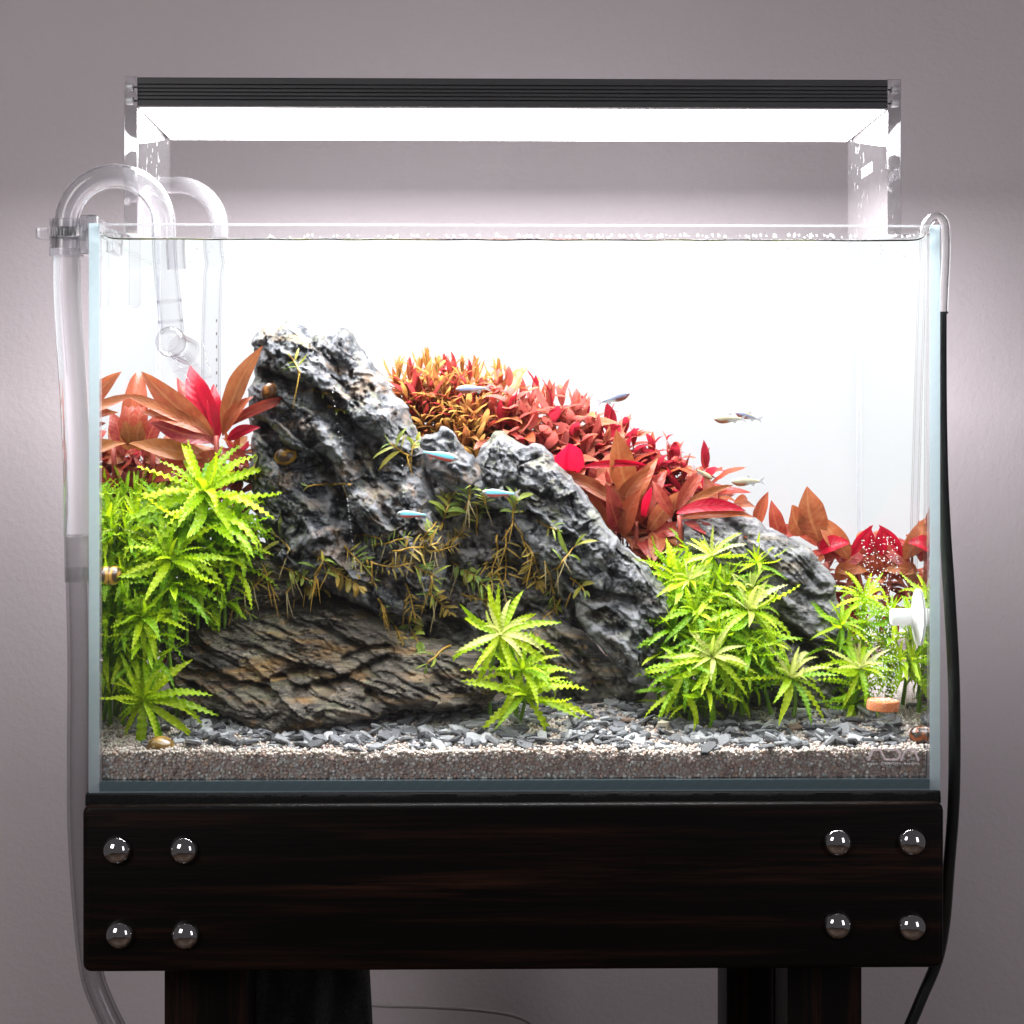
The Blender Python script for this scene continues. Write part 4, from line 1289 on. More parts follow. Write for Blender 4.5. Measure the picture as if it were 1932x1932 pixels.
rock('rock', 'long grey diagonal spine of rock with a pointed top and a smooth rounded lower end',
     [(858, 900), (878, 885), (900, 862), (918, 832), (934, 812), (952, 814), (976, 832), (996, 846), (1012, 832), (1030, 842), (1052, 872), (1078, 900), (1108, 925), (1130, 965), (1152, 1000), (1180, 1030), (1210, 1060), (1240, 1085),
      (1262, 1120), (1266, 1165), (1252, 1210), (1236, 1262), (1214, 1290), (1186, 1284), (1150, 1240), (1118, 1205), (1090, 1170), (1078, 1120), (1046, 1090), (1010, 1060), (980, 1010), (950, 970), (908, 950), (872, 930)],
     8.9, 2.5, M['spine_stone'], R=1.35, tilt=0.26, pits=(0.9, 0.16), rough=0.6, seed=8, facets=1.5, step=0.06,
     crev=[([(955, 905), (1000, 930), (1045, 945), (1085, 938)], 0.14, 0.65, 1.3), ([(1030, 1060), (1085, 1095), (1130, 1112), (1200, 1128)], 0.14, 0.75, 1.5),
           ([(905, 905), (945, 925), (970, 950)], 0.2, 0.7, 1.0), ([(985, 845), (984, 885), (975, 920)], 0.2, 0.25, 0.7), ([(1120, 1190), (1160, 1215), (1200, 1270)], 0.15, 0.5, 1.0), ([(1095, 1150), (1140, 1170), (1180, 1180)], 0.2, 0.4, 0.5)],
     ridges=[([(1060, 900), (1120, 990), (1190, 1070), (1250, 1140)], 1.0, 0.7), ([(940, 830), (980, 880)], 0.7, 0.5)])
rock('rock', 'slanting tan-streaked dark stone under the lower end of the grey spine',
     [(1000, 1150), (1040, 1150), (1075, 1175), (1110, 1200), (1150, 1240), (1200, 1275), (1225, 1300), (1200, 1330), (1180, 1342), (1120, 1342), (1060, 1335), (1000, 1335), (955, 1310), (960, 1240), (975, 1180)],
     9.4, 2.3, M['tan_stone'], R=1.6, strata=(-0.86, 0.6, 0.35), rough=0.5, seed=12, facets=0.9,
     crev=[([(1050, 1190), (1100, 1240), (1150, 1320)], 0.15, 0.5, 0.8), ([(1000, 1210), (1050, 1270), (1110, 1335)], 0.15, 0.6, 0.9)])
rock('rock', 'big smooth grey slate rock leaning on the right, with red leaves growing behind it',
     [(1292, 958), (1318, 940), (1350, 934), (1378, 948), (1405, 958), (1440, 985), (1478, 1008), (1520, 1032), (1552, 1058), (1574, 1092), (1578, 1120), (1592, 1160), (1604, 1215), (1620, 1270), (1632, 1320), (1600, 1350), (1540, 1345), (1480, 1330), (1400, 1320), (1330, 1300), (1270, 1240), (1262, 1150), (1275, 1050)],
     10.2, 3.2, M['slate_stone'], R=2.6, tilt=0.25, strata=(-0.80, 0.34, 0.22), rough=0.5, seed=15, facets=0.9, grain=-0.72, fsc=(0.14, 0.85), sharp=0.4,
     crev=[([(1400, 1030), (1470, 1090), (1530, 1120), (1580, 1128)], 0.12, 0.45, 0.7), ([(1440, 1150), (1490, 1180), (1560, 1260), (1600, 1330)], 0.18, 1.3, 1.9), ([(1510, 1075), (1540, 1100), (1570, 1108)], 0.12, 0.3, 0.9), ([(1350, 950), (1395, 1000), (1420, 1060)], 0.2, 0.3, 0.5)])
rock('rock', 'low flat brown layered rock lying along the front on the left',
     [(278, 1190), (292, 1158), (318, 1132), (352, 1124), (400, 1122), (450, 1132), (500, 1142), (560, 1132), (620, 1128), (680, 1146), (716, 1166), (745, 1192), (790, 1206), (850, 1214), (900, 1232), (936, 1258), (944, 1296), (920, 1318), (860, 1326), (790, 1328), (730, 1336), (690, 1346), (640, 1354), (580, 1366), (520, 1370), (470, 1352), (420, 1330), (372, 1318), (332, 1296), (312, 1262), (322, 1240), (296, 1222)],
     7.8, 2.5, M['brown_slate'], R=0.95, tilt=0.95, strata=(-0.40, 0.50, 0.24), rough=0.45, seed=17, facets=1.5, grain=-0.40, fsc=(0.15, 0.80), sharp=0.4, step=0.06,
     crev=[([(325, 1225), (400, 1252), (470, 1276), (540, 1296)], 0.12, 0.45, 0.9), ([(560, 1292), (620, 1278), (690, 1256), (760, 1232)], 0.2, 0.5, 1.5), ([(500, 1276), (560, 1262), (590, 1258)], 0.15, 0.35, 1.1),
           ([(430, 1326), (480, 1336), (560, 1330)], 0.15, 0.3, 0.4), ([(640, 1240), (700, 1222), (745, 1215)], 0.15, 0.4, 1.0), ([(690, 1290), (760, 1330)], 0.2, 0.5, 0.9), ([(820, 1262), (880, 1300), (930, 1310)], 0.15, 0.6, 0.9),
           ([(590, 1180), (640, 1196), (690, 1225)], 0.14, 0.3, 0.6), ([(360, 1270), (400, 1300), (450, 1320)], 0.15, 0.5, 0.9)],
     ridges=[([(560, 1320), (640, 1310), (720, 1330)], 0.7, 0.5), ([(660, 1262), (760, 1270), (880, 1310)], 0.8, 0.7)])

# ================================================================== slate chips
def chip_material(name, c0, c1, c2):
    m, nt, out = newmat(name)
    oi = nt.nodes.new('ShaderNodeObjectInfo')
    at = N(nt, 'ShaderNodeAttribute', attribute_name='tone').outputs['Fac']
    co = objco(nt)
    base = ramp(nt, math_(nt, 'FRACT', math_(nt, 'ADD', oi.outputs['Random'], at)), [(0.0, c0), (0.55, c1), (1.0, c2)])
    n = noise(nt, co, 260, 5, 0.65)
    base = mixc(nt, math_(nt, 'MULTIPLY', ramp(nt, n, [(0.45, (0, 0, 0)), (0.75, (1, 1, 1))]), 0.4), base, c2)
    p = N(nt, 'ShaderNodeBsdfPrincipled', {'Roughness': 0.5, 'Specular IOR Level': 0.5, 'Base Color': base, 'Normal': bump(nt, n, 0.5, 0.0006)})
    nt.links.new(p.outputs[0], out.inputs[0]); return m
M['chip'] = chip_material('blue_grey_slate', (0.022, 0.024, 0.028), (0.10, 0.105, 0.118), (0.40, 0.41, 0.43))
M['chip_brown'] = chip_material('brown_slate_chip', (0.10, 0.06, 0.04), (0.15, 0.09, 0.06), (0.22, 0.15, 0.11))
M['pebble'] = chip_material('cream_pebble', (0.62, 0.55, 0.42), (0.7, 0.64, 0.55), (0.78, 0.74, 0.68))
def chip_mesh(k):
    r = np.random.default_rng(900 + k)
    n = r.integers(5, 8)
    a = np.sort(np.arange(n) / n * 2 * PI + r.uniform(-0.35, 0.35, n))
    rad = r.uniform(0.62, 1.0, n)
    el = r.uniform(0.45, 0.8)
    t = r.uniform(0.12, 0.2)
    top = np.stack([rad * np.cos(a) * 0.9, rad * np.sin(a) * el * 0.9, np.full(n, t) + r.uniform(-0.05, 0.05, n)], 1)
    mid = np.stack([rad * np.cos(a) * 1.0, rad * np.sin(a) * el, r.uniform(-0.04, 0.06, n)], 1)
    bot = np.stack([rad * np.cos(a) * 0.85, rad * np.sin(a) * el * 0.85, np.full(n, -t)], 1)
    f = []
    for i in range(n):
        j = (i + 1) % n
        f += [(n + i, n + j, j, i), (2 * n + i, 2 * n + j, n + j, n + i)]
    f += [tuple(range(n)), tuple(2 * n + i for i in range(n - 1, -1, -1))]
    return np.concatenate([top, mid, bot]), f
CHV = [chip_mesh(k) for k in range(14)]
CHM = []
for k, (v, f) in enumerate(CHV):
    me = mesh_from(v, f, 'slate_chip')
    me.materials.append(M['chip'])
    CHM.append(me)
cand = []
while len(cand) < 1400:
    u = rng.uniform(200, 1752)
    y = GT + 0.35 + 8.2 * rng.beta(1.25, 1.6)
    if u < 350 and rng.random() < 0.65: continue
    x = P(u, 1380, y)[0]
    dens = 0.5 + 0.9 * vnoise(np.array([x * 0.45]), np.array([y * 0.5]), 77)[0]
    near = sstep(0.2, 2.4, y)
    if rng.random() > (0.12 + 0.88 * near) * (0.55 + dens): continue
    if abs(x) > IN - 0.7: continue
    z = float(floor_z(x, y))
    s = rng.uniform(0.32, 0.80) * (1.2 if rng.random() < 0.12 else 1)
    cand.append((x, y, z, s))
cand.sort(key=lambda c: -c[3] * (1.3 - 0.03 * c[1]))
big, small = cand[:300], cand[300:]
chip_root = None
for i, (x, y, z, s) in enumerate(big):
    me = CHM[i % len(CHM)]
    o = bpy.data.objects.new('slate_chip', me); col.objects.link(o)
    o.location = (x * S, y * S, (z + 0.05 + rng.uniform(0, 0.10)) * S)
    o.rotation_euler = (rng.normal(0.26, 0.36), rng.normal(0, 0.34), rng.uniform(0, 2 * PI))
    o.scale = (s * S, s * S, s * S * rng.uniform(0.7, 1.1))
    tag(o, 'flat angular blue grey slate chip lying on the sand in front of the rocks', 'stone chip', 'slate chips scattered on the sand')
vs, fs, tn, off = [], [], [], 0
for (x, y, z, s) in small:
    v, f = CHV[rng.integers(len(CHV))]
    rot = Matrix.Rotation(rng.uniform(0, 2 * PI), 3, 'Z') @ Matrix.Rotation(rng.normal(0, 0.25), 3, 'X')
    w = v @ np.array(rot).T * s * 0.8 + (x, y, z + 0.03)
    vs.append(w); fs += [tuple(i + off for i in q) for q in f]; off += len(v); tn += [rng.random()] * len(v)
me = mesh_from(np.concatenate(vs) * S, fs, 'slate_fragments')
at = me.attributes.new('tone', 'FLOAT', 'POINT'); at.data.foreach_set('value', np.array(tn, np.float32))
me.materials.append(M['chip'])
o = bpy.data.objects.new('slate_fragments', me); col.objects.link(o)
tag(o, 'small dark slate fragments mixed between the larger chips', 'gravel', kind='stuff')
def single_stone(name, u, v, y, s, mat, label, cat, flat=1.0, k=3):
    x, _, _z = P(u, v, y)
    vv, ff = CHV[k]
    me = mesh_from(vv * (1, 1, flat), ff, name); me.materials.append(mat)
    o = bpy.data.objects.new(name, me); col.objects.link(o)
    o.location = (x * S, y * S, (float(floor_z(x, y)) + 0.16) * S); o.rotation_euler = (0.35, 0.1, rng.uniform(0, 6)); o.scale = (s * S,) * 3
    tag(o, label, cat)
single_stone('brown_chip', 1183, 1352, 5.0, 0.52, M['chip_brown'], 'thin brown stone chip below the lower end of the grey spine rock', 'stone chip')
single_stone('brown_chip', 1500, 1373, 4.0, 0.55, M['chip_brown'], 'long brown stone chip right of centre among the slate pieces on the sand', 'stone chip', 1, 5)
single_stone('brown_chip', 1347, 1330, 6.4, 0.30, M['chip_brown'], 'small rust brown chip just under the drooping pale rosette', 'stone chip', 1, 7)
single_stone('pebble', 1251, 1369, 4.3, 0.50, M['pebble'], 'single cream white pebble among the dark slate chips', 'pebble', 2.4, 2)

# ================================================================== leaves
M['green'] = leaf_mat('bright_green_leaf', [(0.21, 0.40, 0.004), (0.31, 0.52, 0.004), (0.44, 0.58, 0.006), (0.35, 0.54, 0.005)], (0.52, 0.60, 0.025), 0.45, 0.3, None, 0.55, 0.35)
M['green_deep'] = leaf_mat('deep_green_leaf', [(0.10, 0.28, 0.003), (0.19, 0.40, 0.004), (0.30, 0.50, 0.005)], (0.42, 0.55, 0.015), 0.42, 0.32, None, 0.5, 0.3)
M['green_pale'] = leaf_mat('pale_tip_leaf', [(0.46, 0.52, 0.08), (0.56, 0.58, 0.18), (0.40, 0.52, 0.04), (0.62, 0.62, 0.30)], (0.62, 0.62, 0.26), 0.42, 0.3, None, 0.5, 0.4)
M['creeper'] = leaf_mat('small_green_leaf', [(0.09, 0.18, 0.025), (0.17, 0.26, 0.025), (0.26, 0.32, 0.035), (0.36, 0.30, 0.035), (0.13, 0.24, 0.06)], (0.36, 0.38, 0.13), 0.35, 0.32, None, 0.6, 0.3)
M['creeper_brown'] = leaf_mat('ochre_small_leaf', [(0.34, 0.20, 0.03), (0.26, 0.20, 0.03), (0.40, 0.28, 0.045), (0.22, 0.13, 0.03)], (0.42, 0.34, 0.1), 0.35, 0.32, None, 0.5, 0.3)
M['red'] = leaf_mat('red_leaf', [(0.24, 0.020, 0.018), (0.32, 0.045, 0.018), (0.20, 0.012, 0.022), (0.36, 0.085, 0.02)], (0.42, 0.12, 0.06), 0.42, 0.3, (0.36, 0.02, 0.04), 0.55, 0.4)
M['crimson'] = leaf_mat('crimson_leaf', [(0.40, 0.004, 0.022), (0.46, 0.008, 0.03)], (0.24, 0.0, 0.012), 0.55, 0.3, (0.44, 0.004, 0.04), 0.7, 0.15)
M['rust'] = leaf_mat('rust_orange_leaf', [(0.27, 0.055, 0.025), (0.32, 0.085, 0.027), (0.24, 0.04, 0.028), (0.34, 0.125, 0.03)], (0.44, 0.19, 0.075), 0.42, 0.3, (0.36, 0.045, 0.045), 0.6, 0.45)
M['pink'] = leaf_mat('pinkish_red_leaf', [(0.38, 0.09, 0.06), (0.42, 0.14, 0.075), (0.33, 0.06, 0.05), (0.44, 0.18, 0.07)], (0.50, 0.24, 0.17), 0.5, 0.24, (0.42, 0.10, 0.085), 0.45, 0.4)
M['salmon'] = leaf_mat('salmon_orange_leaf', [(0.46, 0.15, 0.06), (0.50, 0.20, 0.075), (0.42, 0.10, 0.055), (0.50, 0.26, 0.08)], (0.56, 0.30, 0.18), 0.5, 0.24, (0.48, 0.13, 0.11), 0.4, 0.4)
M['orange'] = leaf_mat('orange_yellow_leaf', [(0.38, 0.15, 0.045), (0.42, 0.22, 0.05), (0.35, 0.105, 0.04), (0.36, 0.27, 0.06)], (0.48, 0.30, 0.10), 0.46, 0.3, None, 0.4, 0.35)
M['stem_green'] = plain('green_stem', (0.14, 0.26, 0.02), 0.45, nscale=80)
M['stem_red'] = plain('red_stem', (0.26, 0.04, 0.025), 0.45, nscale=80)
M['stem_orange'] = plain('orange_stem', (0.38, 0.15, 0.025), 0.45, nscale=80)
M['stem_brown'] = plain('ochre_runner', (0.34, 0.20, 0.025), 0.4, nscale=70, namp=0.4)
M['root'] = plain('pale_root', (0.30, 0.24, 0.12), 0.5, nscale=60, namp=0.3)

LEAF = {}
KIND = {  # width/length, rows, ruffle count, ruffle, serration, fold, where widest
    'wavy': (0.132, 36, 10.5, 0.025, 0.07, 0.22, 0.74), 'lance': (0.27, 13, 1.5, 0.012, 0.0, 0.35, 0.85), 'oval': (0.50, 13, 2.5, 0.02, 0.03, 0.3, 0.95),
    'narrow': (0.15, 9, 1.0, 0.01, 0.0, 0.35, 0.9), 'small': (0.36, 9, 2.0, 0.015, 0.06, 0.4, 0.9), 'broad': (0.37, 11, 1.5, 0.03, 0.02, 0.35, 0.78)}
def leaf_mesh(kind, matname, var):
    key = (kind, matname, var)
    if key in LEAF: return LEAF[key]
    r = np.random.default_rng(hash(kind) % 7 if False else (sum(map(ord, kind)) * 13 + var * 101))
    W, n, k, amp, ser, fold, wp = KIND[kind]
    bend = [0.35, 0.75, 1.1, 1.6, -0.45, 0.55][var % 6] * r.uniform(0.85, 1.15)
    if kind == 'wavy': bend = [0.25, 0.6, 0.95, 1.35, -0.5, 0.75][var % 6]
    tw = r.uniform(-0.5, 0.5)
    s = np.linspace(0, 1, n + 1)
    th = -bend * s ** 1.2
    cxl = np.concatenate([[0], np.cumsum((np.cos(th[1:]) + np.cos(th[:-1])) / 2)]) / n
    czl = np.concatenate([[0], np.cumsum((np.sin(th[1:]) + np.sin(th[:-1])) / 2)]) / n
    sway = 0.05 * np.sin(s * PI * r.uniform(0.6, 1.4) + r.uniform(0, 1)) * s
    w = W / 2 * np.sin(PI * np.clip(s, 0, 1) ** wp) ** (0.75 if kind != 'lance' else 0.9)
    w = np.maximum(w, 0.012 * (1 - s) + (0.018 if kind in ('wavy',) else 0.0) * np.clip(1 - s * 1.5, 0, 1))
    w[-1] = 0.002
    cols = (-1.0, -0.55, 0.0, 0.55, 1.0) if kind in ('wavy', 'lance', 'oval') else (-1.0, 0.0, 1.0)
    pR, pL = r.uniform(0, 6, 2)
    V, AC, AL = [], [], []
    for i in range(n + 1):
        nx_, nz_ = -math.sin(th[i]), math.cos(th[i])
        for c in cols:
            ph = pR if c > 0 else pL
            ruf = amp * abs(c) ** 1.6 * math.sin(2 * PI * k * s[i] + ph + 1.5 * math.sin(s[i] * 7 + 2 * ph)) * min(1, s[i] * 5) * (1 if i < n else 0)
            ww = w[i] * (1 + ser * abs(c) * math.sin(2 * PI * k * s[i] * 1.0 + ph + 1.4))
            hgt = fold * abs(c) * ww + ruf
            y = c * ww + sway[i]
            a = tw * s[i]
            y2, h2 = y * math.cos(a) - hgt * math.sin(a), y * math.sin(a) + hgt * math.cos(a)
            V.append((cxl[i] + nx_ * h2, y2, czl[i] + nz_ * h2)); AC.append(c); AL.append(s[i])
    m = len(cols)
    F = [(i * m + j, (i + 1) * m + j, (i + 1) * m + j + 1, i * m + j + 1) for i in range(n) for j in range(m - 1)]
    me = mesh_from(V, [tuple(reversed(f)) for f in F] if False else F, 'leaf')
    me.polygons.foreach_set('use_smooth', np.ones(len(F), bool))
    for nm, dat in (('ac', AC), ('al', AL)):
        at = me.attributes.new(nm, 'FLOAT', 'POINT'); at.data.foreach_set('value', np.array(dat, np.float32))
    me.materials.append(M[matname])
    LEAF[key] = me
    return me
def unit(v):
    v = np.asarray(v, float); return v / (np.linalg.norm(v) + 1e-12)
def leaf(root, kind, matname, base, d, up, L, wsc=1.0, var=None, name='leaf'):
    me = leaf_mesh(kind, matname, random.randrange(6) if var is None else var)
    o = bpy.data.objects.new(name, me); col.objects.link(o); o.parent = root
    X = unit(d); Z = np.asarray(up, float); Z = unit(Z - X * Z.dot(X)); Y = np.cross(Z, X)
    b = (np.asarray(base) - ORG[root.name]) * S
    k = L * S
    o.matrix_basis = Matrix(((X[0] * k, Y[0] * k * wsc, Z[0] * k, b[0]), (X[1] * k, Y[1] * k * wsc, Z[1] * k, b[1]), (X[2] * k, Y[2] * k * wsc, Z[2] * k, b[2]), (0, 0, 0, 1)))
    return o
XI = IN - 0.35
def clampx(p):
    q = np.array(p, float); q[0] = min(XI, max(-XI, q[0])); q[1] = min(TD - GT - 0.3, max(GT + 0.25, q[1])); return q

def rosette(root, C, axis, L, n, kind, mats, e0=75, e1=-25, lmin=0.55, az0=None, wsc=1.0):
    axis = unit(axis)
    a = np.array([1.0, 0, 0]); r1 = unit(a - axis * a.dot(axis)); r2 = np.cross(axis, r1)
    az = random.uniform(0, 6) if az0 is None else az0
    for i in range(n):
        t = i / max(1, n - 1)
        e = math.radians(e0 + (e1 - e0) * t ** 0.8 + random.uniform(-9, 9))
        az += 2.39996 + random.uniform(-0.25, 0.25)
        rad = r1 * math.cos(az) + r2 * math.sin(az)
        d = axis * math.sin(e) + rad * math.cos(e)
        up = axis * math.cos(e) - rad * math.sin(e)
        l = L * (lmin + (1 - lmin) * min(1, t * 1.7)) * random.uniform(0.85, 1.12)
        tip = C + d * l * 0.92
        if abs(tip[0]) > XI + 0.15:                       # a leaf that meets the glass bends along it
            d[0] *= max(0.05, (XI + 0.1 - abs(C[0])) / (abs(tip[0] - C[0]) + 1e-6)); d = unit(d)
        if tip[1] < GT + 0.2:
            d[1] *= 0.2; d = unit(d)
        for _ in range(6):
            tip = C + d * l
            if abs(tip[0]) > IN - 0.25 or tip[1] < GT + 0.12: l *= 0.85
        m = mats[0] if t < 0.4 or len(mats) == 1 else mats[1] if random.random() < 0.75 else mats[-1]
        leaf(root, kind, m, C + d * 0.05, d, up, l, wsc * random.uniform(0.85, 1.15))

def stem_plant(name, label, cat, u, v, y, Lpx, n, kind, mats, stemmat, group=None, whorls=1, axis=None, e0=75, e1=-25, gap=1.0, sr=0.11, lean=None, wsc=1.0, foot=None):
    C = clampx(P(u, v, y))
    L = Lpx * PXCM(y) * (1.08 if kind == 'wavy' else 1.0)
    if foot is None:
        gx_ = C[0] + (random.uniform(-0.8, 0.8) if lean is None else lean); gy_ = min(TD - 1.2, C[1] + random.uniform(0.6, 1.6))
        G = np.array([min(XI, max(-XI, gx_)), gy_, float(floor_z(gx_, gy_)) - 0.1])
    else:
        G = np.array(foot, float)
    if G[2] > C[2] - 0.3: G[2] = C[2] - 0.3
    if kind == 'wavy': L *= random.uniform(0.85, 1.15)
    root = thing(name, label, cat, G, group)
    mid = (G + C) / 2 + np.array([random.uniform(-0.4, 0.4), 0.2, 0])
    path = smooth_path([G, mid, C], 8)
    MB().tube(path, [sr * (1.1 - 0.4 * i / (len(path) - 1)) for i in range(len(path))], 7).build('stem', stemmat, root, smooth=True)
    ax = unit(axis if axis is not None else (random.uniform(-0.3, 0.3), -0.62 + random.uniform(-0.2, 0.2), 1.0))
    rosette(root, C, ax, L, int(n * 1.7), kind, mats, e0, e1, wsc=wsc)
    H = np.linalg.norm(C - G)
    for w in range(1, whorls):
        t = max(0.12, 1 - gap * w / H)
        if 1 - gap * w / H < 0.1: break
        Cw = path[min(len(path) - 1, int(t * (len(path) - 1)))]
        rosette(root, Cw, unit(ax * 0.6 + np.array([0, 0, 0.5])), L * random.uniform(0.85, 1.05), max(8, int(n * 1.0)), kind, mats[1:] if len(mats) > 1 else mats, 45, -8, 0.85, wsc=wsc)
    return root

# ---- bright green wavy plants
GG = 'green wavy-leaved plants massed at the left glass'
GR = 'green wavy-leaved plants massed in front of the right rock'
green = [  # u, v, depth, leaf px, leaves, pale, whorls, label, group
    (386, 930, 6.8, 140, 20, 0, 2, 'tall bright green wavy-leaved plant topping the left mass, beside the tall grey rock', None),
    (321, 1056, 4.6, 120, 17, 0, 2, 'bright yellow-green rosette in the middle of the left mass, above the flat rock', None),
    (268, 1166, 3.8, 100, 15, 0, 2, 'green wavy-leaved plant with leaning stems over the left end of the flat rock', None),
    (271, 1322, 2.7, 128, 17, 0, 1, 'star-shaped bright green rosette low in the front left corner on the sand', None),
    (446, 1000, 8.2, 78, 12, 1, 2, 'dark green wavy-leaved plant in shade at the left foot of the tall rock', None),
    (262, 985, 7.2, 100, 14, 2, 2, None, GG), (300, 945, 9.0, 95, 13, 2, 2, None, GG), (222, 1010, 6.0, 92, 14, 2, 2, None, GG), (236, 1090, 5.0, 100, 14, 2, 2, None, GG),
    (346, 1000, 6.5, 92, 13, 2, 2, None, GG), (430, 985, 7.6, 84, 13, 2, 2, None, GG), (420, 1050, 7.4, 70, 11, 1, 2, None, GG), (228, 1180, 4.2, 92, 13, 1, 2, None, GG), (212, 1100, 7.0, 80, 12, 1, 2, None, GG), (208, 1250, 4.6, 72, 10, 1, 1, None, GG),
    (370, 1075, 8.0, 84, 12, 1, 2, None, GG), (232, 938, 9.5, 82, 12, 1, 2, None, GG), (300, 1110, 5.6, 92, 12, 2, 1, None, GG),
    (250, 1040, 6.4, 72, 12, 0, 2, None, GG), (292, 1020, 6.0, 70, 12, 4, 2, None, GG), (350, 1100, 6.6, 66, 11, 2, 1, None, GG), (214, 960, 8.4, 70, 11, 2, 2, None, GG), (330, 960, 8.0, 72, 12, 0, 2, None, GG), (252, 1120, 5.4, 66, 11, 4, 1, None, GG), (216, 1150, 6.0, 64, 11, 2, 1, None, GG), (400, 1000, 7.6, 66, 11, 2, 1, None, GG),
    (1300, 1095, 7.4, 62, 11, 4, 1, None, GR), (1340, 1130, 6.6, 62, 11, 0, 1, None, GR), (1280, 1140, 7.2, 60, 11, 2, 1, None, GR), (1390, 1180, 6.0, 62, 11, 0, 1, None, GR), (1316, 1205, 5.6, 62, 11, 2, 1, None, GR), (1436, 1260, 5.4, 60, 10, 2, 1, None, GR), (1376, 1275, 4.8, 62, 10, 1, 1, None, GR), (1420, 1110, 7.2, 60, 10, 4, 1, None, GR),
    (944, 1198, 4.4, 98, 15, 3, 1, 'pale-tipped rosette, highest of the three at the centre above the dark slate chips', None),
    (984, 1264, 4.0, 98, 13, 0, 1, 'middle green rosette of the three stacked at the centre front', None),
    (991, 1314, 3.5, 108, 12, 0, 1, 'lowest green rosette of the three at the centre, its leaves touching the chips', None),
    (1344, 1240, 4.2, 104, 18, 3, 1, 'big pale cream-green star rosette in front of the right green mass', None),
    (1491, 1280, 4.6, 96, 15, 4, 1, 'light green rosette with long thin leaves before the dark cleft of the right slate rock', None),
    (1413, 1152, 6.0, 100, 16, 4, 2, 'light green upright rosette leaning against the face of the right slate rock', None),
    (1344, 1050, 8.0, 86, 15, 4, 2, 'topmost light green rosette of the right mass, under the red leaves', None),
    (1622, 1262, 5.4, 92, 15, 4, 2, 'light green plant behind the rising bubbles in the right corner', None),
    (1630, 1130, 8.4, 76, 13, 0, 2, 'upright green shoot right of the slate rock, below the red leaves', None),
    (1285, 1100, 8.0, 82, 14, 2, 2, None, GR), (1262, 1072, 9.5, 72, 12, 2, 1, None, GR), (1310, 1155, 6.2, 84, 14, 2, 2, None, GR), (1372, 1105, 7.4, 84, 13, 2, 2, None, GR),
    (1428, 1062, 8.0, 66, 11, 0, 1, None, GR), (1268, 1190, 6.4, 76, 12, 2, 1, None, GR), (1296, 1262, 4.6, 84, 12, 1, 1, None, GR), (1356, 1196, 5.2, 84, 12, 2, 1, None, GR),
    (1408, 1232, 5.0, 76, 11, 2, 1, None, GR), (1330, 1300, 4.2, 80, 10, 1, 1, None, GR), (1300, 1040, 10.0, 70, 11, 2, 1, None, GR), (1448, 1218, 5.2, 74, 10, 2, 1, None, GR),
    (1262, 1300, 5.4, 64, 9, 1, 1, None, GR),
    (1682, 1165, 7.0, 78, 13, 2, 2, 'green plant between the white suction cup and the bubble column', None),
    (1706, 1250, 5.8, 74, 12, 2, 1, 'green plant low in the right corner behind the glass tube', None),
    (1588, 1180, 7.2, 66, 10, 0, 1, 'small green shoot against the right end of the slate rock', None)]
KM = [['green', 'green', 'green_deep'], ['green_deep', 'green_deep', 'green'], ['green', 'green_deep', 'green'], ['green_pale', 'green', 'green'], ['green_pale', 'green', 'green_deep']]
for u, v, y, L, n, pale, wh, lab, grp in green:
    lab = lab or ('bright green wavy-leaved plant deep in the leafy mass beside the left glass' if grp == GG else 'bright green wavy-leaved plant deep in the leafy mass before the right slate rock')
    star = pale == 3 or (u == 271)
    stem_plant('green_plant', lab, 'plant', u, v, y, L, n, 'wavy', KM[pale], M['stem_green'], grp, wh + (0 if star or u in (944, 984, 991, 1344, 1491) else 1),
               axis=(random.uniform(-0.15, 0.15), -1.1, 0.9) if star else None, e1=-22 if star else -14, gap=1.15, sr=0.12)

# ---- explicit big red leaves
def leaf_px(root, kind, m, b, t, wpx, yb, yt, var=0, face=(0, -1, 0.45)):
    B, T = clampx(P(b[0], b[1], yb)), clampx(P(t[0], t[1], yt))
    L = np.linalg.norm(T - B)
    W = KIND[kind][0]
    leaf(root, kind, m, B, T - B, np.array(face) + np.array([random.uniform(-0.25, 0.25), 0, random.uniform(-0.2, 0.3)]), L * 1.03, wpx * PXCM(yt) / (L * W), var)
def red_clump(label, foot, cy_, leaves, group=None, stem_to=None):
    G = clampx(P(foot[0], foot[1], cy_))
    top = clampx(P(stem_to[0], stem_to[1], cy_ - 0.2))
    if abs(top[0]) > XI - 0.8: top[0] *= (XI - 0.8) / abs(top[0])
    z = float(floor_z(G[0], cy_))
    root = thing('red_plant', label, 'plant', (G[0], cy_, z), group)
    MB().tube(smooth_path([(G[0], cy_, z), ((G[0] + top[0]) / 2 + 0.2, cy_, (z + top[2]) / 2), top], 6), 0.15, 8).build('stem', M['stem_red'], root, smooth=True)
    for kind, m, b, t, w, dy, var in leaves:
        leaf_px(root, kind, m, b, t, w, cy_ + random.uniform(-0.2, 0.2), cy_ + dy, var)
    return root
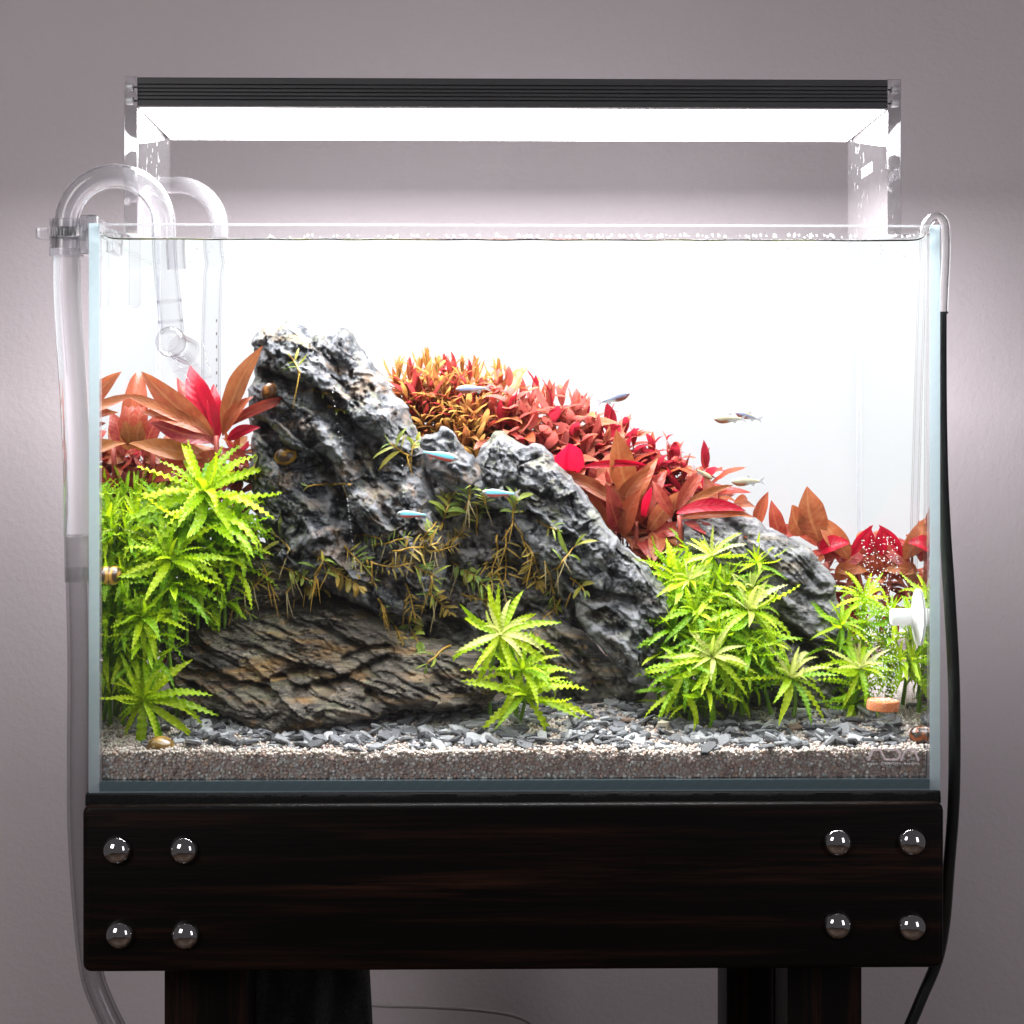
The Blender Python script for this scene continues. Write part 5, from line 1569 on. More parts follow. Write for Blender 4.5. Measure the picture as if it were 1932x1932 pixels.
red_clump('big plant of broad red leaves behind the left green mass, left of the tall rock', (408, 1000), 9.0, [
    ('lance', 'rust', (404, 826), (266, 696), 46, -1.2, 1), ('lance', 'crimson', (408, 822), (350, 684), 50, 0.8, 0), ('lance', 'rust', (420, 815), (474, 648), 36, -0.6, 0),
    ('narrow', 'rust', (392, 818), (246, 716), 24, -1.8, 2), ('narrow', 'red', (425, 808), (533, 728), 20, -2.0, 3), ('lance', 'rust', (395, 820), (280, 742), 34, -1.6, 2),
    ('lance', 'red', (400, 835), (292, 786), 40, -1.4, 1), ('lance', 'rust', (392, 860), (252, 830), 40, -1.8, 5), ('lance', 'red', (398, 870), (264, 872), 52, -1.2, 2),
    ('lance', 'red', (420, 822), (456, 742), 26, -1.4, 2), ('lance', 'crimson', (428, 830), (478, 800), 24, -1.0, 1), ('lance', 'red', (404, 840), (330, 700), 40, 1.2, 0), ('lance', 'crimson', (412, 830), (400, 715), 30, 0.6, 5),
    ('lance', 'red', (410, 850), (330, 905), 40, -0.8, 2), ('lance', 'red', (420, 850), (462, 868), 30, -1.2, 2), ('lance', 'red', (412, 860), (372, 930), 36, -0.8, 1)], stem_to=(408, 822))
red_clump('red plant partly hidden against the left glass, its leaves pointing to the glass', (240, 980), 10.5, [
    ('lance', 'red', (262, 840), (214, 690), 36, 0.4, 1), ('lance', 'red', (258, 840), (206, 752), 38, -0.6, 2), ('lance', 'rust', (258, 850), (204, 800), 34, -0.8, 1),
    ('lance', 'red', (270, 860), (300, 770), 34, 0.6, 0), ('lance', 'red', (258, 870), (204, 868), 40, -0.4, 2), ('lance', 'rust', (270, 870), (330, 850), 36, 0.2, 2), ('lance', 'red', (262, 880), (236, 930), 36, -0.8, 1)], stem_to=(262, 842))
red_clump('large red and rust plant behind the grey spine rock, one oval leaf glowing crimson', (1190, 1060), 12.0, [
    ('oval', 'crimson', (1072, 906), (1068, 826), 64, -1.6, 4), ('lance', 'rust', (1186, 934), (1164, 822), 54, -1.6, 0), ('lance', 'rust', (1205, 976), (1080, 868), 30, -2.2, 1),
    ('lance', 'red', (1170, 1004), (1152, 926), 42, -2.0, 0), ('narrow', 'crimson', (1212, 984), (1234, 902), 15, -2.4, 4), ('lance', 'rust', (1222, 1004), (1284, 924), 34, -2.2, 0),
    ('narrow', 'crimson', (1098, 882), (1208, 866), 14, -2.0, 1), ('lance', 'rust', (1236, 1002), (1241, 1046), 34, -2.4, 0), ('lance', 'red', (1208, 1018), (1222, 1036), 26, -2.2, 1),
    ('lance', 'rust', (1180, 970), (1238, 858), 34, -0.5, 1), ('lance', 'red', (1150, 960), (1120, 850), 40, -0.4, 2), ('lance', 'pink', (1130, 930), (1180, 830), 40, 0.2, 1),
    ('lance', 'red', (1190, 1000), (1262, 880), 36, -1.0, 2), ('lance', 'rust', (1160, 980), (1210, 880), 34, -1.4, 5), ('lance', 'red', (1176, 1010), (1196, 930), 36, -1.8, 1), ('lance', 'red', (1220, 1012), (1310, 985), 30, -2.0, 2),
    ('lance', 'red', (1150, 1000), (1106, 920), 34, -1.0, 2), ('lance', 'red', (1180, 1040), (1250, 1060), 34, -1.2, 2), ('lance', 'rust', (1190, 1030), (1270, 1020), 30, -1.6, 1)], stem_to=(1200, 985))
red_clump('red plant with long narrow leaves lying over the peak of the right slate rock', (1290, 1010), 10.5, [
    ('narrow', 'crimson', (1276, 968), (1392, 936), 26, -2.4, 2), ('lance', 'rust', (1284, 978), (1404, 950), 26, -2.6, 2), ('lance', 'red', (1276, 962), (1330, 880), 26, -0.6, 1), ('narrow', 'rust', (1280, 962), (1376, 906), 16, -1.0, 5),
    ('lance', 'red', (1290, 985), (1380, 1010), 24, -2.6, 2), ('narrow', 'rust', (1386, 1000), (1432, 1012), 18, -2.6, 2), ('lance', 'pink', (1330, 900), (1352, 965), 26, 0.5, 0), ('lance', 'red', (1268, 975), (1240, 905), 26, -0.4, 1),
    ('lance', 'red', (1380, 960), (1420, 928), 18, 2.5, 0), ('lance', 'pink', (1375, 955), (1450, 945), 16, 2.2, 1)], stem_to=(1282, 972))
red_clump('rust red broad-leaved plant behind the lower back of the right slate rock', (1560, 1090), 14.0, [
    ('lance', 'rust', (1545, 1020), (1520, 924), 60, -0.6, 0), ('lance', 'rust', (1520, 1008), (1478, 958), 46, -0.8, 4), ('lance', 'rust', (1602, 1055), (1562, 970), 40, -1.0, 2),
    ('oval', 'crimson', (1545, 1040), (1580, 1016), 34, -1.6, 3), ('lance', 'red', (1478, 1026), (1455, 946), 32, -0.2, 0), ('lance', 'red', (1424, 1000), (1447, 926), 24, 0.2, 0),
    ('lance', 'crimson', (1604, 1050), (1646, 990), 20, -0.4, 0), ('lance', 'red', (1570, 1060), (1555, 975), 40, 0.4, 1), ('lance', 'red', (1590, 1070), (1640, 1020), 36, 0.2, 2), ('lance', 'rust', (1580, 1080), (1650, 1060), 34, -0.6, 2),
    ('lance', 'red', (1500, 1010), (1460, 985), 30, 0.2, 2), ('lance', 'red', (1540, 1030), (1500, 960), 34, 0.5, 1), ('lance', 'rust', (1575, 1090), (1612, 1068), 32, -1.0, 1), ('lance', 'red', (1560, 1060), (1590, 1000), 36, -0.4, 2)], stem_to=(1560, 1060))
red_clump('dark red plant in the back right corner against the side glass', (1690, 1090), 14.5, [
    ('lance', 'red', (1680, 1060), (1652, 1000), 34, 0, 1), ('lance', 'red', (1690, 1060), (1700, 985), 36, 0.4, 2), ('lance', 'red', (1690, 1070), (1640, 1052), 34, -0.5, 2),
    ('lance', 'crimson', (1690, 1050), (1668, 995), 24, -0.6, 0), ('lance', 'red', (1700, 1080), (1715, 1010), 30, -0.6, 1), ('lance', 'rust', (1690, 1090), (1650, 1090), 30, -0.8, 2), ('lance', 'red', (1700, 1090), (1712, 1050), 30, -0.8, 1)], stem_to=(1692, 1066))

for (u, v, y, L, lab) in ((300, 868, 12.0, 84, 'dark red leafy stem behind the left green mass, nearer the left glass'), (352, 850, 12.6, 84, 'dark red leafy stem at the back, straight behind the big left red plant'),
                          (452, 905, 12.0, 66, 'dark red leafy stem low in the gap just left of the tall rock'), (446, 858, 11.6, 70, 'dark red leafy stem squeezed between the big left red plant and the tall rock'), (236, 880, 13.0, 80, 'rust leafy stem at the back in the left corner'),
                          (1150, 905, 14.5, 76, 'red leafy stem behind the large red and rust plant, left of it'), (1225, 925, 14.5, 80, 'red leafy stem straight behind the large red and rust plant'),
                          (1275, 945, 14.0, 70, 'red leafy stem behind the large red and rust plant, right of it'), (1340, 945, 14.5, 66, 'red leafy stem just behind the peak of the right slate rock'),
                          (1170, 1000, 13.5, 70, 'red leafy stem low behind the lower part of the grey spine'), (1240, 1010, 13.0, 70, 'red leafy stem low behind the topmost green rosette of the right mass'),
                          (1620, 1078, 15.5, 66, 'rust leafy stem low at the back, right of the slate rock'), (1560, 1040, 16.0, 60, 'dark red leafy stem at the back behind the rust plant of the slate rock')):
    stem_plant('red_plant', lab, 'plant', u, v, y, L, 11, 'lance', ['red', 'rust', 'red'], M['stem_red'], None, 3, axis=(random.uniform(-0.2, 0.2), -0.35, 1), e0=70, e1=-10, gap=1.2, sr=0.12, wsc=1.15)

# ---- pinkish red stems with leaf pairs
def pair_plant(label, u, v, y, Lpx, nodes, gap, kind, m, stemmat, group, npair=2, lean=0.0, wsc=1.0, e=(35, -15), name='red_plant'):
    C = clampx(P(u, v, y)); L = Lpx * PXCM(y); g = gap * PXCM(y)
    gy_ = min(TD - 1.0, y + 0.4); G = np.array([C[0] - lean, gy_, float(floor_z(C[0] - lean, gy_)) - 0.1])
    root = thing(name, label, 'plant', G, group)
    path = smooth_path([G, (G * 0.35 + C * 0.65) + np.array([random.uniform(-0.2, 0.2), 0, 0]), C], 8)
    MB().tube(path, [0.085 - 0.04 * i / (len(path) - 1) for i in range(len(path))], 6).build('stem', stemmat, root, smooth=True)
    d0 = unit(path[-1] - path[-4]); az = random.uniform(0, PI)
    for k in range(nodes):
        c = C - d0 * g * k + np.array([0, 0.03 * k, 0])
        ee = math.radians(e[0] + 35 * (k == 0) + (e[1] - e[0]) * k / max(1, nodes - 1))
        for j in range(npair):
            a = az + 2 * PI * j / npair + random.uniform(-0.25, 0.25)
            rad = np.array([math.cos(a), math.sin(a) * 0.9 - 0.15, 0]); rad = unit(rad)
            d = np.array([0, 0, 1.0]) * math.sin(ee + random.uniform(-0.2, 0.2)) + rad * math.cos(ee)
            up = np.array([0, -0.35, 1.0]) * math.cos(ee) - rad * math.sin(ee)
            leaf(root, kind, m if random.random() < 0.8 else ('red' if m == 'pink' else m), c, d, up, L * (0.62 if k == 0 else 0.85 if k == 1 else 1) * random.uniform(0.85, 1.15), wsc * random.uniform(0.9, 1.15))
        az += PI / 2 + random.uniform(-0.3, 0.3) if npair == 2 else 0.7
    return root
pk = 'pinkish red stems crowded behind the middle rocks'
for (u, v, y) in ((908, 752, 14.5), (938, 735, 15.5), (960, 730, 14), (985, 760, 15), (1010, 752, 16), (930, 790, 13.5), (965, 790, 13.2), (1000, 795, 13.2), (1040, 772, 15), (1060, 768, 16), (1035, 815, 13),
                  (1085, 790, 15), (1108, 785, 16), (1115, 822, 14.5), (1150, 818, 15.5), (1180, 818, 16), (1195, 842, 14.8), (1080, 835, 13.6), (1230, 862, 15.5), (1145, 850, 13.8), (1020, 850, 12.8), (980, 835, 12.8), (1290, 905, 14.5), (1240, 900, 14), (1330, 890, 15.5), (900, 800, 13.4), (945, 815, 12.8), (1060, 850, 13), (1105, 860, 13.4), (1180, 870, 14), (1215, 890, 14.4), (1270, 880, 15), (1000, 775, 14), (1075, 815, 14.4), (1130, 840, 14.6)):
    pair_plant('pinkish red leafy stem in the crowded back row behind the middle rocks', u, v, y, random.uniform(66, 94), 7, 18, 'broad' if random.random() < 0.45 else 'lance', 'salmon' if u + random.uniform(-50, 50) < 985 else 'pink' if u + random.uniform(-60, 60) < 1170 else 'red', M['stem_red'], pk, 3, random.uniform(-0.6, 0.6), 1.1, (55, -5))
pair_plant('lone thin red stem with small leaf pairs rising above the red clump at the right', 1258, 832, 14.5, 34, 6, 20, 'small', 'pink', M['stem_red'], None, 2, -0.5, 0.9)
pair_plant('slender red shoot with upright leaf pairs, second above the red clump at the right', 1284, 846, 14.2, 34, 5, 20, 'small', 'pink', M['stem_red'], None, 2, -0.5, 0.9)
og = 'orange yellow narrow-leaved stems behind the tall rock'
for (u, v, y) in ((752, 716, 15), (772, 722, 14), (790, 712, 15.5), (806, 702, 15), (824, 712, 14.2), (838, 700, 16), (856, 716, 15), (872, 706, 15.5), (886, 722, 14.4), (766, 752, 13.6), (790, 748, 13.6), (812, 744, 13.4), (836, 746, 13.4), (860, 752, 13.4),
                  (884, 760, 13.2), (800, 780, 13), (826, 782, 13), (852, 790, 12.8), (878, 798, 12.6), (896, 826, 12.4), (868, 830, 12.4), (906, 790, 13), (918, 742, 15), (940, 722, 16), (896, 716, 16.5), (850, 735, 14.5), (815, 725, 16), (780, 735, 16), (868, 775, 13.8), (905, 850, 12.2)):
    pair_plant('orange yellow narrow-leaved stem in the dense tuft right of the tall peak', u, v, y, random.uniform(58, 78), 6, 17, 'narrow', 'orange' if random.random() < 0.72 else 'rust', M['stem_orange'], og, 6, random.uniform(-0.4, 0.4), 1.15, (62, 8), 'orange_plant')

# ---- trailing plants on the rocks
def creeper(label, u, v, ang, length, nleaf, Lpx, roots=2, group=None, kind='small', big=1.0, matname='creeper', thick=4.2, spread=(35, 75)):
    y = depth_at(u, v) or 9.0
    B = P(u, v, y - 0.08)
    root = thing('trailing_plant', label, 'plant', B, group)
    pts = []; a = ang; x_, v_ = u, v
    k = max(4, int(length / 12))
    lift = 0.1
    for i in range(k + 1):
        d = depth_at(x_, v_)
        y = (d if d is not None and d < y + 1.5 else y)
        pts.append(P(x_, v_, max(0.9, y - lift)))
        a += random.uniform(-0.28, 0.28)
        x_ += math.cos(a) * length / k; v_ += math.sin(a) * length / k
        lift = 0.12 + 0.35 * (i / k)
    path = smooth_path(pts, 4)
    r0 = thick * 0.5 * PXCM(y)
    MB().tube(path, [r0 * (1.1 - 0.55 * i / (len(path) - 1)) for i in range(len(path))], 7).build('runner', M['stem_brown'], root, smooth=True)
    for i in range(nleaf):
        t = 1 - (i // 2) / max(1, nleaf / 2) * 0.8
        j = min(len(path) - 2, int(t * (len(path) - 2)))
        c = path[j]; tg = unit(path[j + 1] - path[j])
        side = 1 if i % 2 else -1
        n_ = unit(np.cross(tg, (0, -1, 0))) * side
        sp = math.radians(random.uniform(*spread) if i > 1 else random.uniform(5, 30))
        d = tg * math.cos(sp) + n_ * math.sin(sp) + np.array([0, random.uniform(-0.55, -0.05), 0.15])
        up = np.array([random.uniform(-0.3, 0.3), -0.75, 0.75])
        leaf(root, kind, matname, c, d, up, Lpx * PXCM(y) * random.uniform(0.65, 1.15) * (0.75 if i < 2 else 1), random.uniform(0.7, 1.1))
    rb_ = MB()
    for i in range(roots):
        j = random.randrange(0, max(1, len(path) // 2 + 1))
        c = path[j]
        rl = random.uniform(0.8, 2.2)
        sx_ = random.uniform(-0.5, 0.5)
        rb_.tube(smooth_path([c, c + np.array([sx_ * 0.4, -0.15, -rl * 0.35]), c + np.array([sx_, -0.12, -rl * 0.75]), c + np.array([sx_ * 1.3, 0.0, -rl])], 4), [0.045 - 0.028 * i_ / 12 for i_ in range(13)], 5)
    if roots:
        rb_.build('roots', M['root'] if random.random() < 0.5 else M['stem_brown'], root, smooth=True)
    return root
TG = 'small trailing plants matted over the middle of the rocks'
creeper('small upright trailing plant near the top of the tall grey peak', 566, 712, -1.55, 46, 6, 44, 1, None, 'narrow', matname='creeper')
creeper('tiny drooping sprig under the upper cleft of the tall rock', 590, 735, 0.3, 34, 5, 26, 2)
creeper('tiny ochre sprig on the ridge between the two clefts of the tall rock', 618, 765, 0.5, 34, 4, 24, 3)
creeper('dark green sprig with one long leaf in the right cleft of the tall rock', 772, 860, -2.8, 44, 6, 58, 1, None, 'narrow')
creeper('small fresh green sprig standing beside the grey knob of rock', 775, 862, -1.5, 34, 7, 26, 2)
creeper('thin ochre runner lying across the pitted foot of the tall rock', 660, 915, 3.05, 82, 3, 22, 1)
creeper('single upright green leaf sprig at the left edge of the tall rock', 482, 905, -1.45, 30, 3, 36, 0, None, 'narrow')
creeper('sprig with a long bright green strap leaf above the flat rock', 592, 1105, -1.5, 50, 4, 78, 3, None, 'narrow')
creeper('leafy sprig with curved strap leaves at the foot of the tall rock', 548, 1040, -2.1, 46, 4, 62, 2, None, 'narrow')
creeper('tall sprig with broad pale-veined leaves before the dark middle stone', 830, 1000, -1.35, 62, 8, 42, 2)
creeper('leafy sprig hanging at the centre, left of the three green rosettes', 770, 1150, 1.5, 70, 9, 44, 4)
creeper('upright leafy sprig on the left flank of the grey spine rock', 968, 985, -1.45, 56, 10, 34, 3)
creeper('leafy sprig with one long blade on the lower left flank of the spine rock', 1050, 1075, -1.05, 60, 5, 56, 3, None, 'narrow')
creeper('small sprig hanging beside the pale lower end of the grey spine rock', 1075, 1090, 0.5, 40, 7, 30, 2)
creeper('thin straggling sprig lying on the flat rock left of the green rosettes', 850, 1218, 2.9, 60, 5, 56, 1, None, 'narrow')
for (u, v, a, l, n) in ((400, 1120, -0.6, 70, 9), (430, 1090, -0.9, 60, 8), (470, 1120, -0.3, 70, 9), (505, 1110, -2.3, 60, 8), (540, 1120, -0.8, 60, 8), (560, 1090, 0.4, 80, 7), (620, 1070, 0.5, 90, 8), (640, 1030, 0.7, 70, 8), (690, 1030, -0.4, 90, 9),
                        (700, 1060, 0.3, 100, 8), (740, 1040, 0.15, 110, 8), (690, 1050, 1.3, 80, 5), (760, 1060, 0.6, 90, 8), (780, 1020, -0.9, 60, 10), (800, 1040, 0.1, 80, 10), (840, 1030, -0.5, 70, 10), (860, 1060, 0.2, 70, 8), (820, 1080, 1.2, 60, 6),
                        (900, 1000, -1.3, 60, 9), (880, 960, -1.0, 56, 8), (940, 1010, 1.4, 90, 9), (965, 1000, 1.45, 120, 9), (985, 1010, 1.0, 110, 8), (1000, 1040, 1.1, 90, 9), (1020, 1060, 1.2, 80, 8), (950, 1080, 1.5, 80, 7), (1030, 1100, 1.3, 70, 8), (760, 1100, 0.9, 80, 9),
                        (800, 1120, 0.8, 70, 9), (860, 1120, 0.5, 70, 8), (720, 1130, 1.3, 60, 7), (910, 1060, 1.5, 70, 7), (600, 1050, 0.2, 70, 6), (520, 1070, 0.3, 80, 7), (450, 1140, 0.7, 46, 7), (830, 960, -1.2, 50, 8), (925, 960, -1.6, 44, 7), (1010, 980, 0.6, 60, 6), (660, 1010, -0.3, 60, 7), (1060, 1130, 1.9, 60, 6), (880, 1090, 0.4, 60, 7), (740, 1180, 1.0, 50, 7)):
    creeper('small olive green trailing plant with ochre runners in the mat over the middle rocks', u + random.uniform(-12, 12), v, a, l * 0.8, int(n * 1.5), random.uniform(18, 36), random.choice((1, 2, 3)), TG, random.choice(('narrow', 'small', 'narrow')), matname=random.choice(('creeper', 'creeper_brown')), thick=3.9)

# ================================================================== fish
def fish_material(name, rough=0.3, clear=0.25):
    m, nt, out = newmat(name)
    at = N(nt, 'ShaderNodeAttribute', attribute_name='tone')
    p = N(nt, 'ShaderNodeBsdfPrincipled', {'Roughness': rough, 'Specular IOR Level': 0.7, 'Base Color': at.outputs['Color']})
    tr = N(nt, 'ShaderNodeBsdfTransparent', {'Color': (0.9, 0.9, 0.92, 1)})
    a = math_(nt, 'MULTIPLY', math_(nt, 'SUBTRACT', 1.0, at.outputs['Alpha']), 1.0)
    mx = N(nt, 'ShaderNodeMixShader', {0: a, 1: p.outputs[0], 2: tr.outputs[0]})
    nt.links.new(mx.outputs[0], out.inputs[0]); return m
M['fish'] = fish_material('fish_skin')
M['fin'] = tinted('clear_fin', 1.1, (0.72, 0.72, 0.75), (0.5, 0.5, 0.53), 2.0, 0.28)
M['fin_red'] = tinted('red_fin', 1.1, (0.75, 0.35, 0.33), (0.5, 0.15, 0.15), 2.0, 0.15)
M['eye'] = plain('fish_eye', (0.01, 0.01, 0.012), 0.12)
M['iris'] = plain('fish_iris', (0.5, 0.48, 0.38), 0.25, 0.5)
def fish(label, u, v, y, Lpx, head, pitch, kind, group=None):
    C = P(u, v, y); L = Lpx * PXCM(y)
    root = thing('fish', label, 'fish', C, group)
    root.rotation_euler = (0, math.radians(-pitch) * head, 0)
    prof = [(0.0, 0.012), (0.03, 0.045), (0.08, 0.075), (0.16, 0.105), (0.27, 0.122), (0.40, 0.115), (0.55, 0.088), (0.70, 0.06), (0.82, 0.043), (0.88, 0.042)]
    if kind != 'neon': prof = [(s, h * 1.15) for s, h in prof]
    sg = 14; V, Cc = [], []
    for s, h in prof:
        for k in range(sg):
            a = 2 * PI * k / sg
            yy, zz = 0.52 * h * math.cos(a), h * math.sin(a) - 0.015 * (s > 0.1)
            V.append((head * (0.5 - s) * L, (yy + 0.05 * math.sin(s * 4.2 + len(label)) * s) * L, zz * L))
            f = math.sin(a)
            if kind == 'neon':
                if f > 0.75: c = (0.25, 0.33, 0.34, 1)
                elif f > -0.05 and s > 0.06: c = (0.16, 0.58, 0.78, 1)
                elif 0.10 < s < 0.82 and f > -0.92: c = (0.42, 0.05, 0.035, 1) if s < 0.55 or f > -0.5 else (0.30, 0.06, 0.07, 0.8)
                else: c = (0.42, 0.40, 0.38, 0.75)
            else:
                if f > 0.45: c = (0.30, 0.235, 0.10, 0.95) if s < 0.9 else (0.3, 0.25, 0.15, 0.8)
                elif f > 0.0: c = (0.46, 0.42, 0.30, 0.85) if kind == 'olive' else (0.26, 0.30, 0.46, 0.85)
                elif s < 0.55: c = (0.30, 0.075, 0.045, 1)
                else: c = (0.52, 0.48, 0.42, 0.45)
            Cc.append(c)
    F = [(i * sg + k, i * sg + (k + 1) % sg, (i + 1) * sg + (k + 1) % sg, (i + 1) * sg + k) for i in range(len(prof) - 1) for k in range(sg)]
    F += [tuple(range(sg)), tuple((len(prof) - 1) * sg + k for k in range(sg - 1, -1, -1))]
    me = mesh_from(np.array(V) * S, F, 'body', flip=head > 0)
    me.polygons.foreach_set('use_smooth', np.ones(len(F), bool))
    at = me.color_attributes.new('tone', 'FLOAT_COLOR', 'POINT'); at.data.foreach_set('color', np.array(Cc, np.float32).ravel())
    me.materials.append(M['fish'])
    o = bpy.data.objects.new('body', me); col.objects.link(o); o.parent = root; ORG[o.name] = C
    def fin(pts, name, m):
        mb = MB()
        p3 = [(C[0] + head * px_ * L, C[1] + dy, C[2] + pz_ * L) for dy in (-0.006, 0.006) for px_, pz_ in pts]
        n = len(pts)
        mb.add(p3, [tuple(range(n)), tuple(range(2 * n - 1, n - 1, -1))] + [(i, n + i, n + (i + 1) % n, (i + 1) % n) for i in range(n)])
        mb.build(name, m, root)
    fin([(-0.37, 0.03), (-0.44, 0.07), (-0.56, 0.12), (-0.50, 0.02), (-0.47, -0.01), (-0.50, -0.05), (-0.56, -0.14), (-0.44, -0.08), (-0.37, -0.045)], 'tail_fin', M['fin'])
    fin([(0.05, 0.10), (0.0, 0.17), (-0.06, 0.19), (-0.08, 0.14), (-0.07, 0.085)], 'dorsal_fin', M['fin'])
    fin([(-0.10, -0.085), (-0.14, -0.15), (-0.20, -0.16), (-0.24, -0.09), (-0.25, -0.06)], 'belly_fin', M['fin_red'] if kind == 'neon' else M['fin'])
    for sd in (-1, 1):
        e = MB().lathe([(0, -0.02 * L), (0.026 * L, 0), (0.022 * L, 0.012 * L), (0, 0.018 * L)], (C[0] + head * 0.415 * L, C[1] + sd * 0.034 * L, C[2] + 0.012 * L), (0, sd, 0), 14).build('eye', M['iris'], root, smooth=True)
        MB().lathe([(0, 0), (0.016 * L, 0.016 * L), (0, 0.026 * L)], (C[0] + head * 0.415 * L, C[1] + sd * 0.034 * L, C[2] + 0.012 * L), (0, sd, 0), 12).build('pupil', M['eye'], e, smooth=True)
    return root
fish('small blue-striped red-bellied fish swimming right in front of the grey knob of rock', 827, 858, 6.0, 76, 1, -12, 'neon')
fish('small blue-striped fish facing left just above the sprigs on the spine rock', 944, 930, 5.6, 68, -1, 2, 'neon')
fish('small blue-striped fish facing left, lowest of the three striped fish', 780, 970, 5.6, 62, -1, 2, 'neon')
fish('pale see-through fish against the orange and red leaves at the top of the plants', 892, 733, 11.0, 64, -1, -3, 'pale')
fish('pale bluish fish swimming alone against the white background, facing right', 1158, 751, 9.0, 62, 1, 16, 'pale')
fish('olive fish facing left, front one of the pair in open water at the right', 1376, 790, 8.0, 58, -1, -2, 'olive')
fish('pale bluish fish behind the olive one of the pair at the right', 1412, 785, 9.5, 50, -1, 14, 'pale')
fish('olive translucent fish facing left just above the peak of the slate rock', 1410, 908, 8.0, 60, -1, -2, 'olive')
fish('olive fish turning among the red leaf tips left of the slate rock peak', 1326, 893, 9.5, 42, 1, -30, 'olive')

# ================================================================== snails
def snail_material():
    m, nt, out = newmat('banded_shell')
    at = N(nt, 'ShaderNodeAttribute', attribute_name='tone')
    n = noise(nt, objco(nt), 350, 4)
    c = mixc(nt, math_(nt, 'MULTIPLY', n, 0.35), at.outputs['Color'], (0.05, 0.025, 0.01))
    p = N(nt, 'ShaderNodeBsdfPrincipled', {'Roughness': 0.28, 'Base Color': c, 'Coat Weight': 0.3, 'Normal': bump(nt, n, 0.2, 0.0004)})
    nt.links.new(p.outputs[0], out.inputs[0]); return m
M['shell'] = snail_material(); M['foot'] = plain('snail_foot', (0.10, 0.085, 0.07), 0.5, nscale=200)
def snail(label, u, v, y, Rpx, facing, roll, c0, c1, bands=4.0, stretch=1.2):
    C = P(u, v, y); R = Rpx * PXCM(y)
    root = thing('snail', label, 'snail', C)
    nu_, nv_ = 28, 16; V, Cc = [], []
    for j in range(nv_ + 1):
        la = PI * j / nv_
        for i in range(nu_):
            lo = 2 * PI * i / nu_
            r = 1.0 + 0.10 * math.cos(lo + 0.6) * math.sin(la) + 0.10 * math.exp(-((la - 0.5) / 0.4) ** 2) * math.cos(lo * 1 - 2.0)
            x, yy, z = r * math.sin(la) * math.cos(lo) * stretch, r * math.sin(la) * math.sin(lo) * 0.95, r * math.cos(la) * 0.85
            if z < -0.45: z = -0.45 + (z + 0.45) * 0.25
            V.append((x * R, yy * R, z * R))
            b = math.sin(la * bands * 1.6 + lo * 0.5 + 0.8 * math.sin(lo))
            t = 1 if b > 0.25 else 0
            Cc.append((*(c0 if t else c1), 1))
    F = [(j * nu_ + i, (j + 1) * nu_ + i, (j + 1) * nu_ + (i + 1) % nu_, j * nu_ + (i + 1) % nu_) for j in range(nv_) for i in range(nu_)]
    q = Vector(facing).to_track_quat('Z', 'Y').to_matrix() @ Matrix.Rotation(roll, 3, 'Z')
    V = np.array(V) @ np.array(q).T
    me = mesh_from(V * S, F, 'shell'); me.polygons.foreach_set('use_smooth', np.ones(len(F), bool))
    at = me.color_attributes.new('tone', 'FLOAT_COLOR', 'POINT'); at.data.foreach_set('color', np.array(Cc, np.float32).ravel())
    me.materials.append(M['shell'])
    o = bpy.data.objects.new('shell', me); col.objects.link(o); o.parent = root; ORG[o.name] = C
    f = np.array(q) @ np.array([0, 0, -0.5 * R])
    MB().lathe([(0, -0.12 * R), (0.7 * R, -0.08 * R), (0.8 * R, 0.05 * R), (0.6 * R, 0.2 * R), (0, 0.25 * R)], C + f, tuple(facing), 20).build('foot', M['foot'], root, smooth=True)
OC, BR = (0.42, 0.22, 0.02), (0.045, 0.022, 0.012)
d1 = depth_at(537, 860) or 8
snail('yellow snail with dark bands crawling on the pitted side of the tall rock', 537, 860, d1 - 0.7, 18.5, (0.1, -1, 0.35), 0.4, OC, BR, 3.0)
d2 = depth_at(506, 738) or 9
snail('amber brown snail tucked in the upper left cleft of the tall rock', 506, 738, d2 - 0.2, 14, (-0.2, -1, 0.2), 1.0, (0.36, 0.13, 0.015), (0.10, 0.035, 0.01), 2.0)
snail('orange snail with black stripes on the left glass among the green leaves', 212, 1086, 3.0, 17.5, (1, -0.5, 0.1), 0.5, (0.50, 0.26, 0.05), BR, 3.5)
sx3 = P(301, 1408, 1.4)
snail('golden olive snail on the sand in the front left corner under the green rosette', 301, 1408, 1.5, 21, (0.1, -0.35, 1), 0.2, (0.40, 0.23, 0.03), (0.20, 0.11, 0.02), 2.0, 1.25)
snail('dark red brown banded snail on the sand in the front right corner', 1733, 1388, 1.9, 20, (-0.4, -0.6, 0.8), 1.2, (0.28, 0.07, 0.015), (0.02, 0.012, 0.01), 4.0, 1.0)

# ================================================================== bubbles and specks
def bubble_material():
    m, nt, out = newmat('gas_bubble')
    lw = N(nt, 'ShaderNodeLayerWeight', {'Blend': 0.45}).outputs['Facing']
    d = N(nt, 'ShaderNodeBsdfDiffuse', {'Color': (0.95, 0.95, 0.96, 1)})
    t = N(nt, 'ShaderNodeBsdfTranslucent', {'Color': (0.95, 0.95, 0.96, 1)})
    dt = N(nt, 'ShaderNodeMixShader', {0: 0.5, 1: d.outputs[0], 2: t.outputs[0]})
    tr = N(nt, 'ShaderNodeBsdfTransparent', {'Color': (0.95, 0.95, 0.96, 1)})
    gl = N(nt, 'ShaderNodeBsdfGlossy', {'Roughness': 0.02})
    a = N(nt, 'ShaderNodeMixShader', {0: 0.25, 1: dt.outputs[0], 2: tr.outputs[0]})
    mx = N(nt, 'ShaderNodeMixShader', {0: math_(nt, 'MULTIPLY', lw, 0.7), 1: a.outputs[0], 2: gl.outputs[0]})
    nt.links.new(mx.outputs[0], out.inputs[0]); return m
M['bubble'] = bubble_material()
pts, rad = [], []
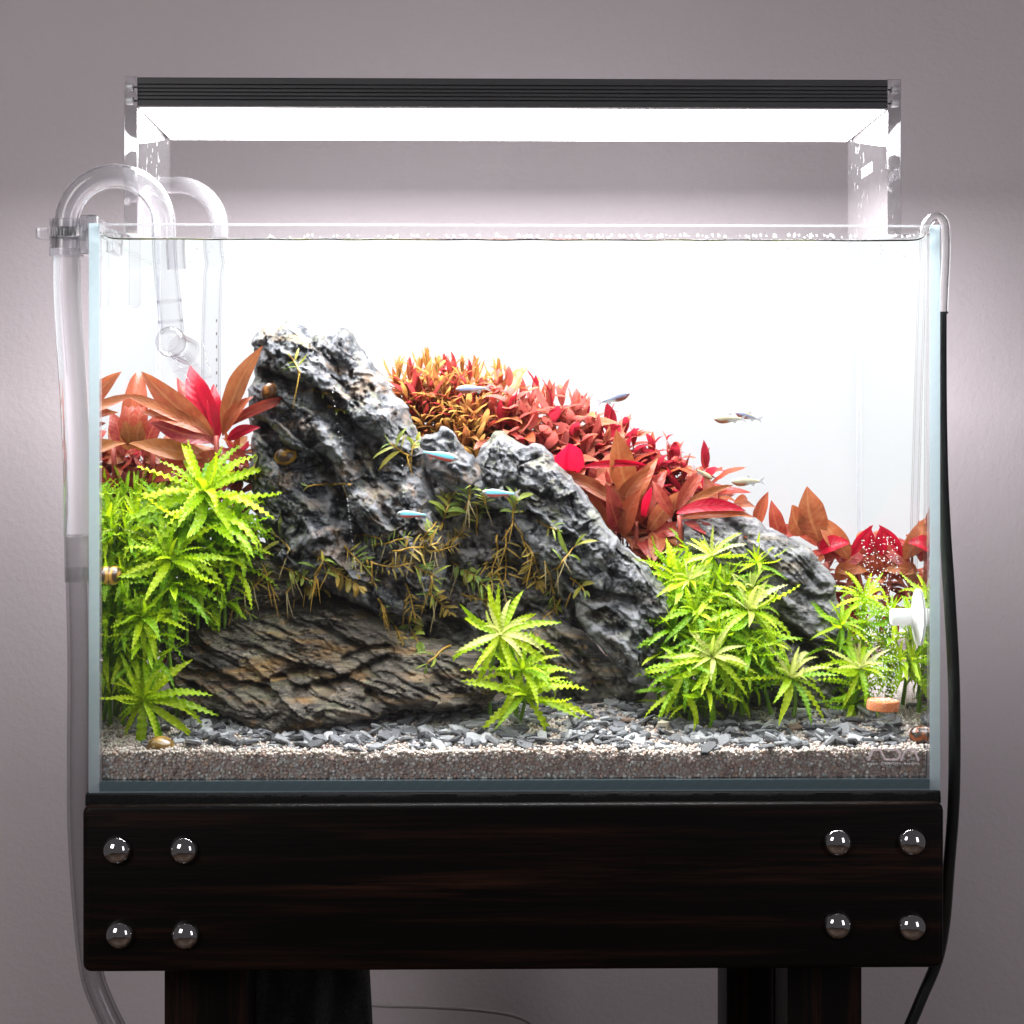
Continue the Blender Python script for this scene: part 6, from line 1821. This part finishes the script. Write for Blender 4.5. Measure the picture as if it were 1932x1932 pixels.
for i in range(620):
    t = random.random() ** 1.7
    v = 1322 - 310 * t
    w = 26 + 8 * t
    uu = 1666 + random.uniform(-1, 1) * w - 12 * t + 6 * math.sin(t * 9)
    pts.append(P(uu, v, Y3 + random.uniform(-0.8, 0.8))); rad.append(random.uniform(0.016, 0.036))
for i in range(70):
    a = random.uniform(0, 2 * PI); q = rd * math.sqrt(random.random()) * 0.95
    pts.append(dc + np.array([q * math.cos(a), q * math.sin(a), 0.28])); rad.append(random.uniform(0.02, 0.045))
for i in range(60):
    a = random.uniform(0, 2 * PI)
    pts.append(dc + np.array([rd * 1.0 * math.cos(a), rd * 1.0 * math.sin(a), random.uniform(-0.2, 0.2)])); rad.append(random.uniform(0.014, 0.03))
for (a, b_, n) in (((628, 742), (655, 925), 13), ((655, 940), (672, 1080), 22), ((757, 830), (766, 1030), 12), ((735, 812), (750, 840), 3)):
    for i in range(n):
        t = i / n + random.uniform(-0.02, 0.02)
        uu, vv = a[0] + (b_[0] - a[0]) * t, a[1] + (b_[1] - a[1]) * t
        pts.append(P(uu, vv, 5.5)); rad.append(random.uniform(0.016, 0.03))
for i in range(140):                      # foam along the waterline
    uu = 470 + 1270 * random.random() ** 0.75
    pts.append(P(uu, 445 + random.uniform(-2, 3.5), GT + 0.16)); rad.append(random.uniform(0.03, 0.085))
bubbles = scatter(np.array(pts), np.array(rad), 'gas_bubbles', M['bubble'], None, base=ico(2), squash=(0.95, 1.05), jitter=0.0)
tag(bubbles, 'fine white gas bubbles rising from the terracotta disc and along the waterline', 'bubbles', kind='stuff')
M['bubble_clear'] = tinted('clinging_bubble', 1.15, (0.93, 0.93, 0.94), (0.35, 0.35, 0.37), 2.5)
pts, rad = [], []
for i in range(210):
    uu = random.uniform(330, 1740); vv = random.gauss(470, 13)
    if 452 < vv < 512:
        pts.append(P(uu, vv, GT + 0.1)); rad.append(random.uniform(0.02, 0.055) * (1.6 if random.random() < 0.15 else 1))
cb = scatter(np.array(pts), np.array(rad), 'clinging_bubbles', M['bubble_clear'], None, base=ico(2), squash=(0.95, 1.05), jitter=0.0)
tag(cb, 'tiny clear air bubbles clinging to the front glass below the waterline', 'bubbles', kind='stuff')
